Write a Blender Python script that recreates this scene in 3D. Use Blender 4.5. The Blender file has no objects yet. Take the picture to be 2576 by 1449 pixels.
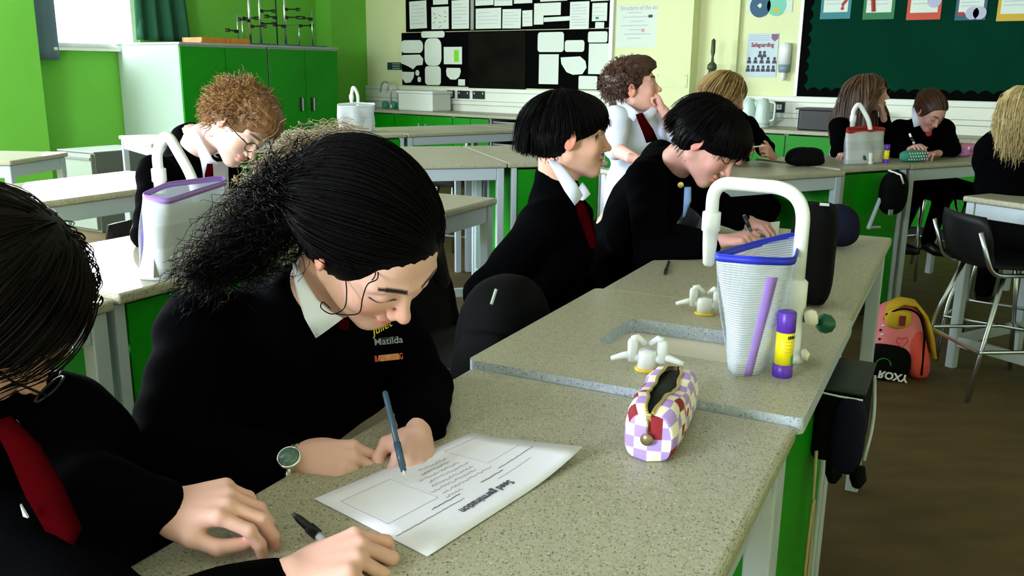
import bpy, bmesh, math, random
import numpy as np
from mathutils import Vector, Matrix, Euler
import openvdb as vdb

random.seed(7); RNG = np.random.default_rng(11)
S = bpy.context.scene
COL = S.collection

# ------------------------------------------------------------------ camera
PITCH, ROLL, FPX, CZ = math.radians(13.795), math.radians(.689), 2227.0, 1.417
def _rot():
    cp, sp = math.cos(PITCH), math.sin(PITCH); cr, sr = math.cos(ROLL), math.sin(ROLL)
    return np.array([[cr, -sr, 0], [sr, cr, 0], [0, 0, 1]]) @ np.array([[1, 0, 0], [0, -sp, -cp], [0, cp, -sp]])
RC = _rot()
cam_data = bpy.data.cameras.new('camera'); cam = bpy.data.objects.new('camera', cam_data); COL.objects.link(cam)
cam_data.sensor_width = 36; cam_data.lens = 36 * FPX / 2576; cam_data.clip_start = .02; cam_data.clip_end = 200
cam.matrix_world = Matrix(((RC[0][0], -RC[1][0], -RC[2][0], 0), (RC[0][1], -RC[1][1], -RC[2][1], 0),
                           (RC[0][2], -RC[1][2], -RC[2][2], CZ), (0, 0, 0, 1)))
S.camera = cam
cam_data.dof.use_dof = False

# ------------------------------------------------------------------ world, sun, daylight
S.view_settings.view_transform = 'Standard'; S.view_settings.look = 'None'
S.view_settings.gamma = 1; S.view_settings.exposure = EXPOSURE = 1.1
wd = bpy.data.worlds.new('sky'); S.world = wd; wd.use_nodes = True
wn = wd.node_tree.nodes; wn['Background'].inputs[0].default_value = (.80, .91, 1, 1); wn['Background'].inputs[1].default_value = 3.2
sun_d = bpy.data.lights.new('sun', 'SUN'); sun_d.energy = 26; sun_d.angle = math.radians(.6); sun_d.color = (1, .97, .88)
sun = bpy.data.objects.new('sun', sun_d); COL.objects.link(sun)
sun.rotation_euler = Vector((3.62, -7.79, -1.55)).to_track_quat('-Z', 'Y').to_euler()

YB, YW = math.radians(26.84), math.radians(37.2)      # headings of the bench rows and of the room's long wall
def at(px, py, z):        # a point of the photograph standing at height z
    d = RC.T @ np.array([(px - 1288) / FPX, (py - 724.5) / FPX, 1.]); return Vector(d * ((z - CZ) / d[2])) + Vector((0, 0, CZ))
def J(px, py, dep):       # a point of the photograph at a distance in front of the camera
    d = RC.T @ np.array([(px - 1288) / FPX, (py - 724.5) / FPX, 1.]); return Vector(d * (dep / d[1])) + Vector((0, 0, CZ))
def Bw(X, Y, z=0): return Vector((X * math.cos(YB) + Y * math.sin(YB), -X * math.sin(YB) + Y * math.cos(YB), z))
NW = Vector((math.sin(YW), math.cos(YW), 0)); EW = Vector((math.cos(YW), -math.sin(YW), 0))
def Rw(s, t, z=0): return EW * s + NW * t + Vector((0, 0, z))     # room frame: s along the far wall, t towards it
D0, SL, SR_, TF = 8.94, -9.68, 3.2, -4.6
CEIL = 2.95

def area(name, loc, direction, sx, sy, energy, color):
    l = bpy.data.lights.new(name, 'AREA'); l.shape = 'RECTANGLE'; l.size = sx; l.size_y = sy; l.energy = energy; l.color = color
    o = bpy.data.objects.new(name, l); COL.objects.link(o); o.location = loc
    o.rotation_euler = Vector(direction).to_track_quat('-Z', 'Z').to_euler(); return o
# daylight entering by the windows of the long left wall and an unseen window added behind the viewer
for i, (t, e) in enumerate(((5.15, 9), (2.4, 110), (.2, 210), (-2.2, 260))):
    area('window_daylight', Rw(SL + .25, t, 2.1), EW - Vector((0, 0, .25)), 1.5 if i else 1.0, 1.1, e, (.80, .90, 1))
area('window_daylight', Rw(-2.2, TF + .25, 2.0), NW - Vector((0, 0, .3)), 2.4, 1.2, 230, (.74, .84, 1))

# ------------------------------------------------------------------ materials
def mat(name, col, rough=.6, metal=0, spec=.5, trans=0, ior=1.45, coat=0, noise=None, bump=None, alpha=1, sheen=0, emis=0):
    m = bpy.data.materials.new(name); m.use_nodes = True; nt = m.node_tree; b = nt.nodes['Principled BSDF']
    b.inputs['Base Color'].default_value = (*col, 1); b.inputs['Roughness'].default_value = rough
    b.inputs['Metallic'].default_value = metal; b.inputs['Specular IOR Level'].default_value = spec
    b.inputs['Transmission Weight'].default_value = trans; b.inputs['IOR'].default_value = ior
    b.inputs['Coat Weight'].default_value = coat; b.inputs['Alpha'].default_value = alpha
    if sheen: b.inputs['Sheen Weight'].default_value = sheen; b.inputs['Sheen Roughness'].default_value = .4
    if emis: b.inputs['Emission Color'].default_value = (*col, 1); b.inputs['Emission Strength'].default_value = emis
    tc = nt.nodes.new('ShaderNodeTexCoord')
    if noise:     # (scale, second colour, amount, stretch)
        n = nt.nodes.new('ShaderNodeTexNoise'); n.inputs['Scale'].default_value = noise[0]; n.inputs['Detail'].default_value = 5
        mp = nt.nodes.new('ShaderNodeMapping'); mp.inputs['Scale'].default_value = noise[3] if len(noise) > 3 else (1, 1, 1)
        nt.links.new(tc.outputs['Object'], mp.inputs[0]); nt.links.new(mp.outputs[0], n.inputs['Vector'])
        r = nt.nodes.new('ShaderNodeValToRGB'); r.color_ramp.elements[0].position = .35; r.color_ramp.elements[1].position = .68
        c2 = [a + (b_ - a) * noise[2] for a, b_ in zip(col, noise[1])]
        r.color_ramp.elements[0].color = (*col, 1); r.color_ramp.elements[1].color = (*c2, 1)
        nt.links.new(n.outputs['Fac'], r.inputs[0]); nt.links.new(r.outputs[0], b.inputs['Base Color'])
    if bump:      # (scale, strength)
        n = nt.nodes.new('ShaderNodeTexNoise'); n.inputs['Scale'].default_value = bump[0]; n.inputs['Detail'].default_value = 4
        nt.links.new(tc.outputs['Object'], n.inputs['Vector']); bp = nt.nodes.new('ShaderNodeBump')
        bp.inputs['Strength'].default_value = bump[1]; bp.inputs['Distance'].default_value = .002
        nt.links.new(n.outputs['Fac'], bp.inputs['Height']); nt.links.new(bp.outputs[0], b.inputs['Normal'])
    return m
def lin(r, g, b): return tuple(((c / 255 + .055) / 1.055) ** 2.4 if c > 10 else c / 255 / 12.92 for c in (r, g, b))

def speckled(name, base, flecks):
    m = mat(name, base, .38, spec=.45); nt = m.node_tree; b = nt.nodes['Principled BSDF']; tc = nt.nodes.new('ShaderNodeTexCoord')
    prev = None
    rgb = nt.nodes.new('ShaderNodeRGB'); rgb.outputs[0].default_value = (*base, 1); prev = rgb.outputs[0]
    for sc, st, lo, hi, c, off in flecks:
        mp = nt.nodes.new('ShaderNodeMapping'); mp.inputs['Scale'].default_value = st; mp.inputs['Location'].default_value = (off, off, off)
        mp.inputs['Rotation'].default_value = (0, 0, off)
        n = nt.nodes.new('ShaderNodeTexNoise'); n.inputs['Scale'].default_value = sc; n.inputs['Detail'].default_value = 2
        nt.links.new(tc.outputs['Object'], mp.inputs[0]); nt.links.new(mp.outputs[0], n.inputs['Vector'])
        r = nt.nodes.new('ShaderNodeValToRGB'); r.color_ramp.elements[0].position = lo; r.color_ramp.elements[1].position = hi
        r.color_ramp.elements[0].color = (0, 0, 0, 1); r.color_ramp.elements[1].color = (1, 1, 1, 1)
        mx = nt.nodes.new('ShaderNodeMixRGB'); mx.inputs[2].default_value = (*c, 1)
        nt.links.new(n.outputs['Fac'], r.inputs[0]); nt.links.new(r.outputs[0], mx.inputs[0]); nt.links.new(prev, mx.inputs[1]); prev = mx.outputs[0]
    nt.links.new(prev, b.inputs['Base Color']); return m
TOPB = lin(172, 169, 146)
M = {}
M['top'] = speckled('speckled_laminate', TOPB, [
    (60, (1, 1, 1), .45, .75, lin(160, 158, 132), .3), (420, (1, .45, 1), .60, .66, lin(96, 98, 88), .7),
    (330, (.4, 1, 1), .62, .68, lin(118, 112, 92), 2.1), (300, (1, 1, 1), .62, .70, lin(205, 200, 172), 4.4), (200, (1, 1, 1), .68, .71, lin(70, 74, 70), 6)])
M['edge'] = speckled('daylit_speckled_edge', lin(180, 192, 204), [(300, (1, 1, 1), .58, .66, lin(120, 128, 130), 1.), (130, (1, 1, 1), .55, .7, lin(205, 208, 205), 3.)])  # same laminate as the top, with cool daylight put into its colour
M['brown_edge'] = mat('worn_edge', lin(128, 114, 84), .5, noise=(30, lin(100, 88, 62), 1))
M['frame'] = mat('pale_frame_metal', lin(176, 188, 196), .4, spec=.5)
M['lime'] = mat('lime_wall_paint', lin(110, 190, 66), .8, noise=(1.2, lin(104, 184, 58), 1))
M['cream'] = mat('cream_wall_paint', lin(222, 226, 176), .8, noise=(1.5, lin(216, 222, 174), 1))
M['white'] = mat('white_plastic', lin(232, 236, 236), .35)
M['whitepaint'] = mat('white_paint', lin(222, 228, 222), .45)
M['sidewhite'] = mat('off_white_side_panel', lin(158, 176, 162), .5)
M['trunk'] = mat('white_trunking_plastic', lin(226, 230, 218), .4)
M['green'] = mat('green_laminate', lin(8, 136, 4), .42, spec=.3, noise=(2, lin(6, 126, 2), 1))
M['floor'] = mat('brown_vinyl_floor', lin(94, 76, 44), .6, spec=.3, noise=(3.5, lin(76, 62, 36), 1, (1, 3, 1)), bump=(60, .1))
M['ceil'] = mat('ceiling_tile', lin(225, 225, 215), .9)
M['dark'] = mat('black_plastic', (.004, .004, .005), .45)
M['chairp'] = mat('black_polypropylene', (.003, .003, .004), .5, spec=.25)
M['chrome'] = mat('chrome_tube', (.55, .60, .65), .25, metal=1)
M['grey'] = mat('grey_metal', lin(150, 156, 152), .45)
M['greydark'] = mat('grey_steel_side', lin(134, 140, 136), .5)
M['blackboard'] = mat('black_backing_paper', (.0015, .0015, .0015), .95, spec=.05, bump=(30, .2))
M['paper'] = mat('white_paper', lin(216, 224, 214), .8)
M['a4'] = mat('worksheet_paper', lin(236, 236, 246), .7)
M['ink'] = mat('grey_ink', lin(70, 70, 84), .8)
M['ink2'] = mat('pencil_ink', lin(130, 130, 150), .8)
M['faint'] = mat('faint_ink', lin(176, 178, 200), .8)
M['boardgreen'] = mat('dark_green_backing', lin(0, 50, 34), .95, spec=.1, noise=(2, lin(0, 44, 30), 1))
M['silver'] = mat('aluminium_frame', lin(190, 198, 196), .35, metal=.6)
M['curtain'] = mat('dark_green_curtain', lin(24, 84, 56), .8, bump=(300, .3))
M['blind'] = mat('grey_blue_blind', lin(92, 112, 130), .8)
M['glass'] = mat('window_glass', (.9, .95, .95), .05, alpha=.06)
M['clear'] = mat('clear_glass', (.93, .97, .95), .03, trans=1, ior=1.4)
M['black'] = mat('black_wool', (.0009, .0009, .0013), .95, spec=.02, bump=(500, .3))
M['navy'] = mat('navy_cloth', (.0015, .002, .006), .9, spec=.04, bump=(400, .3))
M['trouser'] = mat('black_trouser_cloth', (.001, .001, .0012), .95, spec=.03)
M['shirt'] = mat('white_shirt_cotton', lin(226, 232, 254), .8, bump=(40, .15))
M['tie'] = mat('dark_red_tie', (.030, .0006, .0012), .9, spec=0, bump=(500, .2))
M['purplec'] = mat('purple_cap_plastic', lin(88, 44, 168), .35)
M['yellow'] = mat('yellow_label', lin(236, 220, 20), .45)
M['labelgreen'] = mat('green_label', lin(60, 160, 90), .45)
M['brass'] = mat('brass_metal', lin(206, 186, 120), .3, metal=.8)
M['yring'] = mat('yellow_ring', lin(222, 190, 60), .4)
M['basin'] = mat('white_ceramic', lin(236, 230, 212), .2)
M['dgreen'] = mat('dark_green_handle', lin(10, 84, 56), .25)
M['bluezip'] = mat('blue_zip_tape', lin(34, 50, 200), .5)
M['purpzip'] = mat('purple_zip_tape', lin(170, 130, 214), .5)
M['redzip'] = mat('red_zip_tape', lin(176, 30, 30), .5)
M['orange'] = mat('orange_wood', lin(206, 130, 44), .5, noise=(8, lin(180, 100, 30), 1, (1, 8, 1)))
M['basecol'] = mat('blue_grey_stand_base', lin(56, 84, 112), .4)
M['silver2'] = mat('steel_rod', (.75, .78, .78), .2, metal=1)
M['sheenpen'] = mat('slate_blue_pen', lin(58, 84, 104), .3)
M['pink'] = mat('pink_nylon', lin(240, 130, 140), .75, bump=(80, .3))
M['redpink'] = mat('coral_nylon', lin(232, 84, 76), .75, bump=(80, .3))
M['ybag'] = mat('yellow_strap', lin(214, 174, 40), .7)
M['bagblack'] = mat('black_nylon', (.0015, .0015, .002), .8, spec=.12, bump=(200, .3))
M['bagnavy'] = mat('navy_nylon', (.003, .004, .016), .75, spec=.15, bump=(120, .3))
M['kettle'] = mat('white_kettle_plastic', lin(196, 214, 206), .3)
M['redink'] = mat('dark_red_print', lin(130, 40, 60), .7)
M['teal'] = mat('teal_cloth', lin(60, 140, 118), .8)
M['cord'] = mat('beige_cord', lin(168, 152, 110), .7)

# ------------------------------------------------------------------ mesh helpers
class MB:
    def __init__(s): s.v = []; s.f = []; s.m = []; s.cur = 0
    def add(s, vs, fs):
        o = len(s.v); s.v += [tuple(v) for v in vs]; s.f += [tuple(i + o for i in f) for f in fs]; s.m += [s.cur] * len(fs); return s
    def box(s, c, d, rz=0, rx=0, ry=0):
        R = Euler((rx, ry, rz)).to_matrix(); vs = []
        for i in range(8):
            p = Vector(((i & 1) - .5, ((i >> 1) & 1) - .5, (i >> 2) - .5)); vs.append(R @ Vector((p.x * d[0], p.y * d[1], p.z * d[2])) + Vector(c))
        return s.add(vs, [(0, 2, 3, 1), (4, 5, 7, 6), (0, 1, 5, 4), (2, 6, 7, 3), (0, 4, 6, 2), (1, 3, 7, 5)])
    def bx(s, x0, x1, y0, y1, z0, z1): return s.box(((x0 + x1) / 2, (y0 + y1) / 2, (z0 + z1) / 2), (x1 - x0, y1 - y0, z1 - z0))
    def tube(s, pts, r, n=10, closed=False, cap=True):
        pts = [Vector(p) for p in pts]; k = len(pts); rr = r if isinstance(r, (list, tuple)) else [r] * k
        vs = []; up = None
        for i, p in enumerate(pts):
            a = pts[(i - 1) % k] if (closed or i > 0) else p; b = pts[(i + 1) % k] if (closed or i < k - 1) else p
            t = (b - a); t = t.normalized() if t.length > 1e-9 else Vector((0, 0, 1))
            if up is None: up = t.orthogonal().normalized()
            u = (up - t * up.dot(t)); u = u.normalized() if u.length > 1e-6 else t.orthogonal().normalized(); up = u; w = t.cross(u)
            for j in range(n):
                an = 2 * math.pi * j / n; vs.append(p + (u * math.cos(an) + w * math.sin(an)) * rr[i])
        fs = []
        for i in range(k if closed else k - 1):
            for j in range(n):
                a = i * n + j; b = i * n + (j + 1) % n; c = ((i + 1) % k) * n + (j + 1) % n; d = ((i + 1) % k) * n + j; fs.append((a, b, c, d))
        if cap and not closed: fs += [tuple(range(n))[::-1], tuple((k - 1) * n + j for j in range(n))]
        return s.add(vs, fs)
    def lathe(s, prof, c=(0, 0, 0), n=20, R=None, sx=1, sy=1):
        vs = []; c = Vector(c); R = R or Matrix.Identity(3)
        for r, z in prof:
            for j in range(n):
                a = 2 * math.pi * j / n; vs.append(c + R @ Vector((r * math.cos(a) * sx, r * math.sin(a) * sy, z)))
        fs = [(i * n + j, i * n + (j + 1) % n, (i + 1) * n + (j + 1) % n, (i + 1) * n + j) for i in range(len(prof) - 1) for j in range(n)]
        if prof[0][0] > 1e-6: fs.append(tuple(range(n))[::-1])
        if prof[-1][0] > 1e-6: fs.append(tuple((len(prof) - 1) * n + j for j in range(n)))
        return s.add(vs, fs)
    def prism(s, poly, z0, z1):        # polygon in xy
        n = len(poly); vs = [(x, y, z0) for x, y in poly] + [(x, y, z1) for x, y in poly]
        return s.add(vs, [tuple(range(n))[::-1], tuple(range(n, 2 * n))] + [(i, (i + 1) % n, n + (i + 1) % n, n + i) for i in range(n)])
    def slab(s, pts, th):              # a 3D polygon given thickness along its normal
        pts = [Vector(p) for p in pts]; n = len(pts); nm = Vector((0, 0, 0))
        for i in range(n):
            a, b = pts[i], pts[(i + 1) % n]; nm += a.cross(b)
        nm.normalize(); vs = [p + nm * th / 2 for p in pts] + [p - nm * th / 2 for p in pts]
        return s.add(vs, [tuple(range(n)), tuple(range(n, 2 * n))[::-1]] + [(i, n + i, n + (i + 1) % n, (i + 1) % n) for i in range(n)])
    def grid(s, P, th=0):              # P[i][j] points -> sheet, optionally thick
        a, b = len(P), len(P[0]); vs = [Vector(p) for r in P for p in r]
        fs = [(i * b + j, (i + 1) * b + j, (i + 1) * b + j + 1, i * b + j + 1) for i in range(a - 1) for j in range(b - 1)]
        if not th: return s.add(vs, fs)
        nm = [Vector((0, 0, 0)) for _ in vs]
        for f in fs:
            q = (vs[f[2]] - vs[f[0]]).cross(vs[f[3]] - vs[f[1]])
            for i in f: nm[i] += q
        nm = [q.normalized() if q.length > 0 else Vector((0, 0, 1)) for q in nm]; N = len(vs)
        V2 = [v + q * th / 2 for v, q in zip(vs, nm)] + [v - q * th / 2 for v, q in zip(vs, nm)]
        F2 = fs + [tuple(i + N for i in f)[::-1] for f in fs]
        rim = [(i, 0) for i in range(a)] + [(a - 1, j) for j in range(1, b)] + [(i, b - 1) for i in range(a - 2, -1, -1)] + [(0, j) for j in range(b - 2, 0, -1)]
        rim = [i * b + j for i, j in rim]
        for k in range(len(rim)): p, q = rim[k], rim[(k + 1) % len(rim)]; F2.append((p, p + N, q + N, q))
        return s.add(V2, F2)

def ob(name, mb, mats, parent=None, smooth=False, bevel=0, segs=2, kind=None, loc=None, rz=0):
    me = bpy.data.meshes.new(name); me.from_pydata([tuple(v) for v in mb.v], [], mb.f)
    for m in (mats if isinstance(mats, (list, tuple)) else [mats]): me.materials.append(m)
    if any(mb.m): me.polygons.foreach_set('material_index', mb.m)
    if smooth: me.polygons.foreach_set('use_smooth', [True] * len(me.polygons))
    me.update(); o = bpy.data.objects.new(name, me); COL.objects.link(o)
    if parent: o.parent = parent
    if loc is not None: o.location = loc
    if rz: o.rotation_euler.z = rz
    if bevel:
        b = o.modifiers.new('bevel', 'BEVEL'); b.width = bevel; b.segments = segs; b.limit_method = 'ANGLE'; b.angle_limit = .7
        if smooth: pass
    if kind: o['kind'] = kind
    return o
def thing(name, label, cat, loc=(0, 0, 0), rz=0, group=None, R=None):
    o = bpy.data.objects.new(name, None); COL.objects.link(o); o.empty_display_size = .1
    if R is not None: o.matrix_world = Matrix.Translation(Vector(loc)) @ R.to_4x4()
    else: o.location = loc; o.rotation_euler = (0, 0, rz)
    o['label'] = label; o['category'] = cat
    if group: o['group'] = group
    return o
def tag(o, label, cat, group=None):
    o['label'] = label; o['category'] = cat
    if group: o['group'] = group
    return o
def struct(name, mb, m, parent=None, **k):
    o = ob(name, mb, m, parent, **k); o['kind'] = 'structure'; return o
def text(name, s, size, m, parent=None, mw=None, extrude=.0004, align='CENTER', sx=1, spacing=1, shear=0, bold=0):
    c = bpy.data.curves.new(name, 'FONT'); c.body = s; c.size = size; c.align_x = align; c.align_y = 'CENTER'; c.extrude = extrude
    c.space_character = spacing; c.shear = shear; c.offset = bold; c.resolution_u = 3
    o0 = bpy.data.objects.new(name, c); COL.objects.link(o0)
    dg = bpy.context.evaluated_depsgraph_get(); me = bpy.data.meshes.new_from_object(o0.evaluated_get(dg))
    bpy.data.objects.remove(o0); me.materials.clear(); me.materials.append(m)
    o = bpy.data.objects.new(name, me); COL.objects.link(o)
    if parent: o.parent = parent
    if mw is not None: o.matrix_local = mw @ Matrix.Diagonal((sx, 1, 1, 1))
    return o
def wallM(s, z, t=D0, off=0):   # local x -> along the wall to the right, y -> up, z -> out of the wall towards the room
    p = Rw(s, t - off, z); return Matrix(((EW.x, 0, -NW.x, p.x), (EW.y, 0, -NW.y, p.y), (0, 1, 0, p.z), (0, 0, 0, 1)))
def rbend(pts, r, n=6):         # polyline with rounded corners
    pts = [Vector(p) for p in pts]; out = [pts[0]]
    for i in range(1, len(pts) - 1):
        a, b, c = pts[i - 1], pts[i], pts[i + 1]; u = (a - b).normalized(); w = (c - b).normalized()
        q = min(r, (a - b).length * .49, (c - b).length * .49); A, Cc = b + u * q, b + w * q
        for k in range(n + 1): t = k / n; out.append(A * (1 - t) ** 2 + b * 2 * t * (1 - t) + Cc * t * t)
    out.append(pts[-1]); return out
# ------------------------------------------------------------------ room shell
WT = .2
def wbox(name, s0, s1, t0, t1, z0, z1, m, parent=None, bevel=0):
    mb = MB(); mb.v = [Rw(s, t, z) for z in (z0, z1) for t in (t0, t1) for s in (s0, s1)]
    mb.f = [(0, 2, 3, 1), (4, 5, 7, 6), (0, 1, 5, 4), (2, 6, 7, 3), (0, 4, 6, 2), (1, 3, 7, 5)]; mb.m = [0] * 6
    return struct(name, mb, m, parent, bevel=bevel)
wbox('floor', SL - WT, SR_ + WT, TF - WT, D0 + WT, -.15, 0, M['floor'])
wbox('ceiling', SL - WT, SR_ + WT, TF - WT, D0 + WT, CEIL, CEIL + .15, M['ceil'])
wbox('wall_back', SL - WT, SR_ + WT, D0, D0 + WT, 0, CEIL, M['cream'])
wbox('wall_right', SR_, SR_ + WT, TF, D0, 0, CEIL, M['cream'])
# long left wall with four window openings
WIN = [(-3.1, -1.3, 1.0, 2.6), (-.7, 1.1, 1.0, 2.6), (1.5, 3.3, 1.0, 2.6), (4.72, 5.72, 1.60, 2.62)]
def windowed(name, fn, u0, u1, wins, m):
    mb = MB()
    def seg(a, b, z0, z1):
        vs = [fn(u, d, z) for z in (z0, z1) for d in (0, WT) for u in (a, b)]
        mb.add(vs, [(0, 2, 3, 1), (4, 5, 7, 6), (0, 1, 5, 4), (2, 6, 7, 3), (0, 4, 6, 2), (1, 3, 7, 5)])
    u = u0
    for a, b, z0, z1 in wins:
        seg(u, a, 0, CEIL); seg(a, b, 0, z0); seg(a, b, z1, CEIL); u = b
    seg(u, u1, 0, CEIL); return struct(name, mb, m)
windowed('wall_left', lambda u, d, z: Rw(SL - d, u, z), TF, D0, WIN, M['lime'])
WF = [(-3.6, -.8, 1.0, 2.6)]  # unseen window, added for the cool light on edges facing the viewer
windowed('wall_front', lambda u, d, z: Rw(u, TF - d, z), SL - WT, SR_ + WT, WF, M['cream'])
def window(k, fn, a, b, z0, z1, mull):
    fr = MB()
    def bar(u0, u1, za, zb, d0=.06, d1=.11):
        vs = [fn(u, d, z) for z in (za, zb) for d in (d0, d1) for u in (u0, u1)]
        fr.add(vs, [(0, 2, 3, 1), (4, 5, 7, 6), (0, 1, 5, 4), (2, 6, 7, 3), (0, 4, 6, 2), (1, 3, 7, 5)])
    bar(a, b, z0, z0 + .05); bar(a, b, z1 - .05, z1); bar(a, a + .05, z0, z1); bar(b - .05, b, z0, z1)
    for q in mull: bar(q - .025, q + .025, z0, z1)
    w = struct('window_%d' % k, fr, M['whitepaint'])
    g = MB(); g.add([fn(a, .085, z0), fn(b, .085, z0), fn(b, .085, z1), fn(a, .085, z1)], [(0, 1, 2, 3)]); struct('pane', g, M['glass'], w)
    s = MB(); vs = [fn(u, d, z) for z in (z0 - .03, z0) for d in (-.1, .06) for u in (a - .03, b + .03)]
    s.add(vs, [(0, 2, 3, 1), (4, 5, 7, 6), (0, 1, 5, 4), (2, 6, 7, 3), (0, 4, 6, 2), (1, 3, 7, 5)]); struct('sill', s, M['whitepaint'], w)
for k, (a, b, z0, z1) in enumerate(WIN): window(k + 1, lambda u, d, z: Rw(SL - d, u, z), a, b, z0, z1, [(a + b) / 2] if k < 3 else [])
for k, (a, b, z0, z1) in enumerate(WF): window(5, lambda u, d, z: Rw(u, TF - d, z), a, b, z0, z1, [(a + b) / 2])
wbox('trim_1', SL, SL + .34, 3.75, 4.42, 0, CEIL, M['lime'])           # green pier by the window
wbox('trim_2', SL, SL + .30, 8.30, D0, 0, CEIL, M['lime'])             # boxed green column in the corner
wbox('baseboard_left', SL, SL + .02, 4.42, 8.3, 0, .1, M['greydark'])
wbox('baseboard_back', SL + .3, SR_, D0 - .02, D0, 0, .1, M['greydark'])
wbox('trim_3', -4.76, -4.34, D0 - .16, D0, 0, CEIL, M['cream'])        # boxed riser on the far wall
wbox('trim_4', -3.95, -3.88, D0 - .05, D0, 0, CEIL, M['cream'])
# access panel on the riser
pn = thing('access_panel', 'cream access panel with four screws low on the boxed wall riser', 'panel', R=wallM(-4.55, 1.33, off=.16).to_3x3(), loc=wallM(-4.55, 1.33, off=.16).to_translation())
ob('cover', MB().box((0, 0, .004), (.37, .145, .008)), M['cream'], pn, bevel=.002)
for x in (-.165, .165):
    for y in (-.055, .055): ob('screw', MB().lathe([(.007, 0), (.007, .003), (0, .004)], (x, y, .008), 8), M['grey'], pn)

# dado trunking along the far wall
def wthing(name, label, cat, s, z, off=0, group=None):
    m = wallM(s, z, off=off); return thing(name, label, cat, loc=m.to_translation(), R=m.to_3x3(), group=group)
mbt = MB(); mbt.v = [Rw(s, t, z) for z in (.985, 1.195) for t in (D0 - .05, D0) for s in (SL + .3, SR_)]
mbt.f = [(0, 2, 3, 1), (4, 5, 7, 6), (0, 1, 5, 4), (2, 6, 7, 3), (0, 4, 6, 2), (1, 3, 7, 5)]; mbt.m = [0] * 6
trunk = struct('trim_5', mbt, M['trunk'], bevel=.006)
for z in (1.035, 1.145):
    m2 = MB(); m2.v = [Rw(s, t, zz) for zz in (z - .003, z + .003) for t in (D0 - .053, D0 - .048) for s in (SL + .3, SR_)]
    m2.f = mbt.f[:]; m2.m = [0] * 6; struct('ridge', m2, M['grey'], trunk)
def wp(px, py):     # photograph point on the far wall -> s, z
    d = RC.T @ np.array([(px - 1288) / FPX, (py - 724.5) / FPX, 1.]); nn = np.array(NW); P = d * (D0 / (d @ nn)); return float(P @ np.array(EW)), float(P[2] + CZ)
def socket(px, py, w, h, label, rockers, grp='wall sockets on the trunking'):
    s, z = wp(px, py); t = wthing('wall_socket', label, 'socket', s, z, .05, grp)
    ob('plate', MB().box((0, 0, .004), (w, h, .008)), M['dark'], t, bevel=.002)
    for x in rockers:
        ob('rocker', MB().box((x, h * .2, .010), (.012, .022, .006)), M['white'], t)
    return t
s0 = socket(1141, 237, .13, .1, 'black framed single wall plate with white centre above the far counter', [])
ob('insert', MB().box((0, 0, .01), (.07, .065, .006)), M['white'], s0)
socket(1173, 238, .2, .1, 'black double socket left of its twin beside the white box on counter', (-.07, .07))
socket(1211, 239, .2, .1, 'black double socket right of its twin beside the white box on counter', (-.07, .07))
socket(1703, 259, .185, .1, 'black double socket just right of the boy in white shirt', (-.07, .07))
socket(1775, 261, .12, .1, 'black double socket partly hidden by the long blonde hair', (-.04, .04))
s0 = socket(1966, 269, .11, .105, 'navy single socket with white lettered insert right of the kettles', [])
ob('insert', MB().box((0, 0, .01), (.05, .05, .006)), M['white'], s0); ob('slot', MB().box((0, .004, .014), (.008, .03, .004)), M['dark'], s0)

# ------------------------------------------------------------------ pinboards on the far wall
def rrect(w, h, r, n=5):
    r = min(r, w / 2 - .001, h / 2 - .001); out = []
    for cx, cy, a0 in ((w / 2 - r, h / 2 - r, 0), (-w / 2 + r, h / 2 - r, 90), (-w / 2 + r, -h / 2 + r, 180), (w / 2 - r, -h / 2 + r, 270)):
        for k in range(n + 1): a = math.radians(a0 + 90 * k / n); out.append((cx + r * math.cos(a), cy + r * math.sin(a)))
    return out
Z2 = lambda x, y: wp(840 + x / 2.862, y / 2.862)
Z3 = lambda x, y: wp(1676 + x / 2.862, y / 2.862)
def board(name, label, x0, y0, x1, y1, Z, m, fr=None, z1=None, off=0):
    (a, za), (b, zb) = Z(x0, (y0 + y1) / 2), Z(x1, (y0 + y1) / 2); zt = z1 or Z((x0 + x1) / 2, y0)[1]; zl = Z((x0 + x1) / 2, y1)[1]
    w, h = b - a, zt - zl; t = wthing(name, label, 'notice board', (a + b) / 2, (zt + zl) / 2, off)
    ob('backing', MB().box((0, 0, .008), (w, h, .016)), m, t)
    if fr:
        for c, d in (((0, h / 2, .012), (w + .04, .03, .03)), ((0, -h / 2, .012), (w + .04, .03, .03)), ((-w / 2, 0, .012), (.03, h + .03, .03)), ((w / 2, 0, .012), (.03, h + .03, .03))):
            ob('frame', MB().box(c, d), fr, t, bevel=.004)
    return t, w, h
board('notice_board', 'upper black pinboard with rows of white sheets on far wall', 525, 0, 2000, 216, Z2, M['blackboard'], None, 2.6, off=.004)
t, w, h = board('notice_board', 'lower black pinboard with rounded white cut-outs around an empty black centre', 497, 222, 1992, 632, Z2, M['blackboard'], off=.004)
ob('centre_panel', MB().box((0, -.006, .02), (.9, h * 1.02, .012)), mat('dark_brown_paper', (.003, .0026, .002), .95, spec=.08, noise=(3, (.008, .007, .004), 1)), t)
for x, lb in ((1007, 'dark metal divider strip between left and middle sheets of upper pinboard'), (2010, 'white edge strip at the right side of the black pinboards')):
    a = Z2(x, 100)[0]; z0 = Z2(x, 216 if x < 1500 else 640)[1]
    q = wthing('board_strip', lb, 'strip', a, (2.6 + z0) / 2, 0); ob('strip', MB().box((0, 0, .02), (.05, 2.6 - z0, .035)), M['grey'] if x < 1500 else M['white'], q, bevel=.004)
NP = [0]
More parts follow.
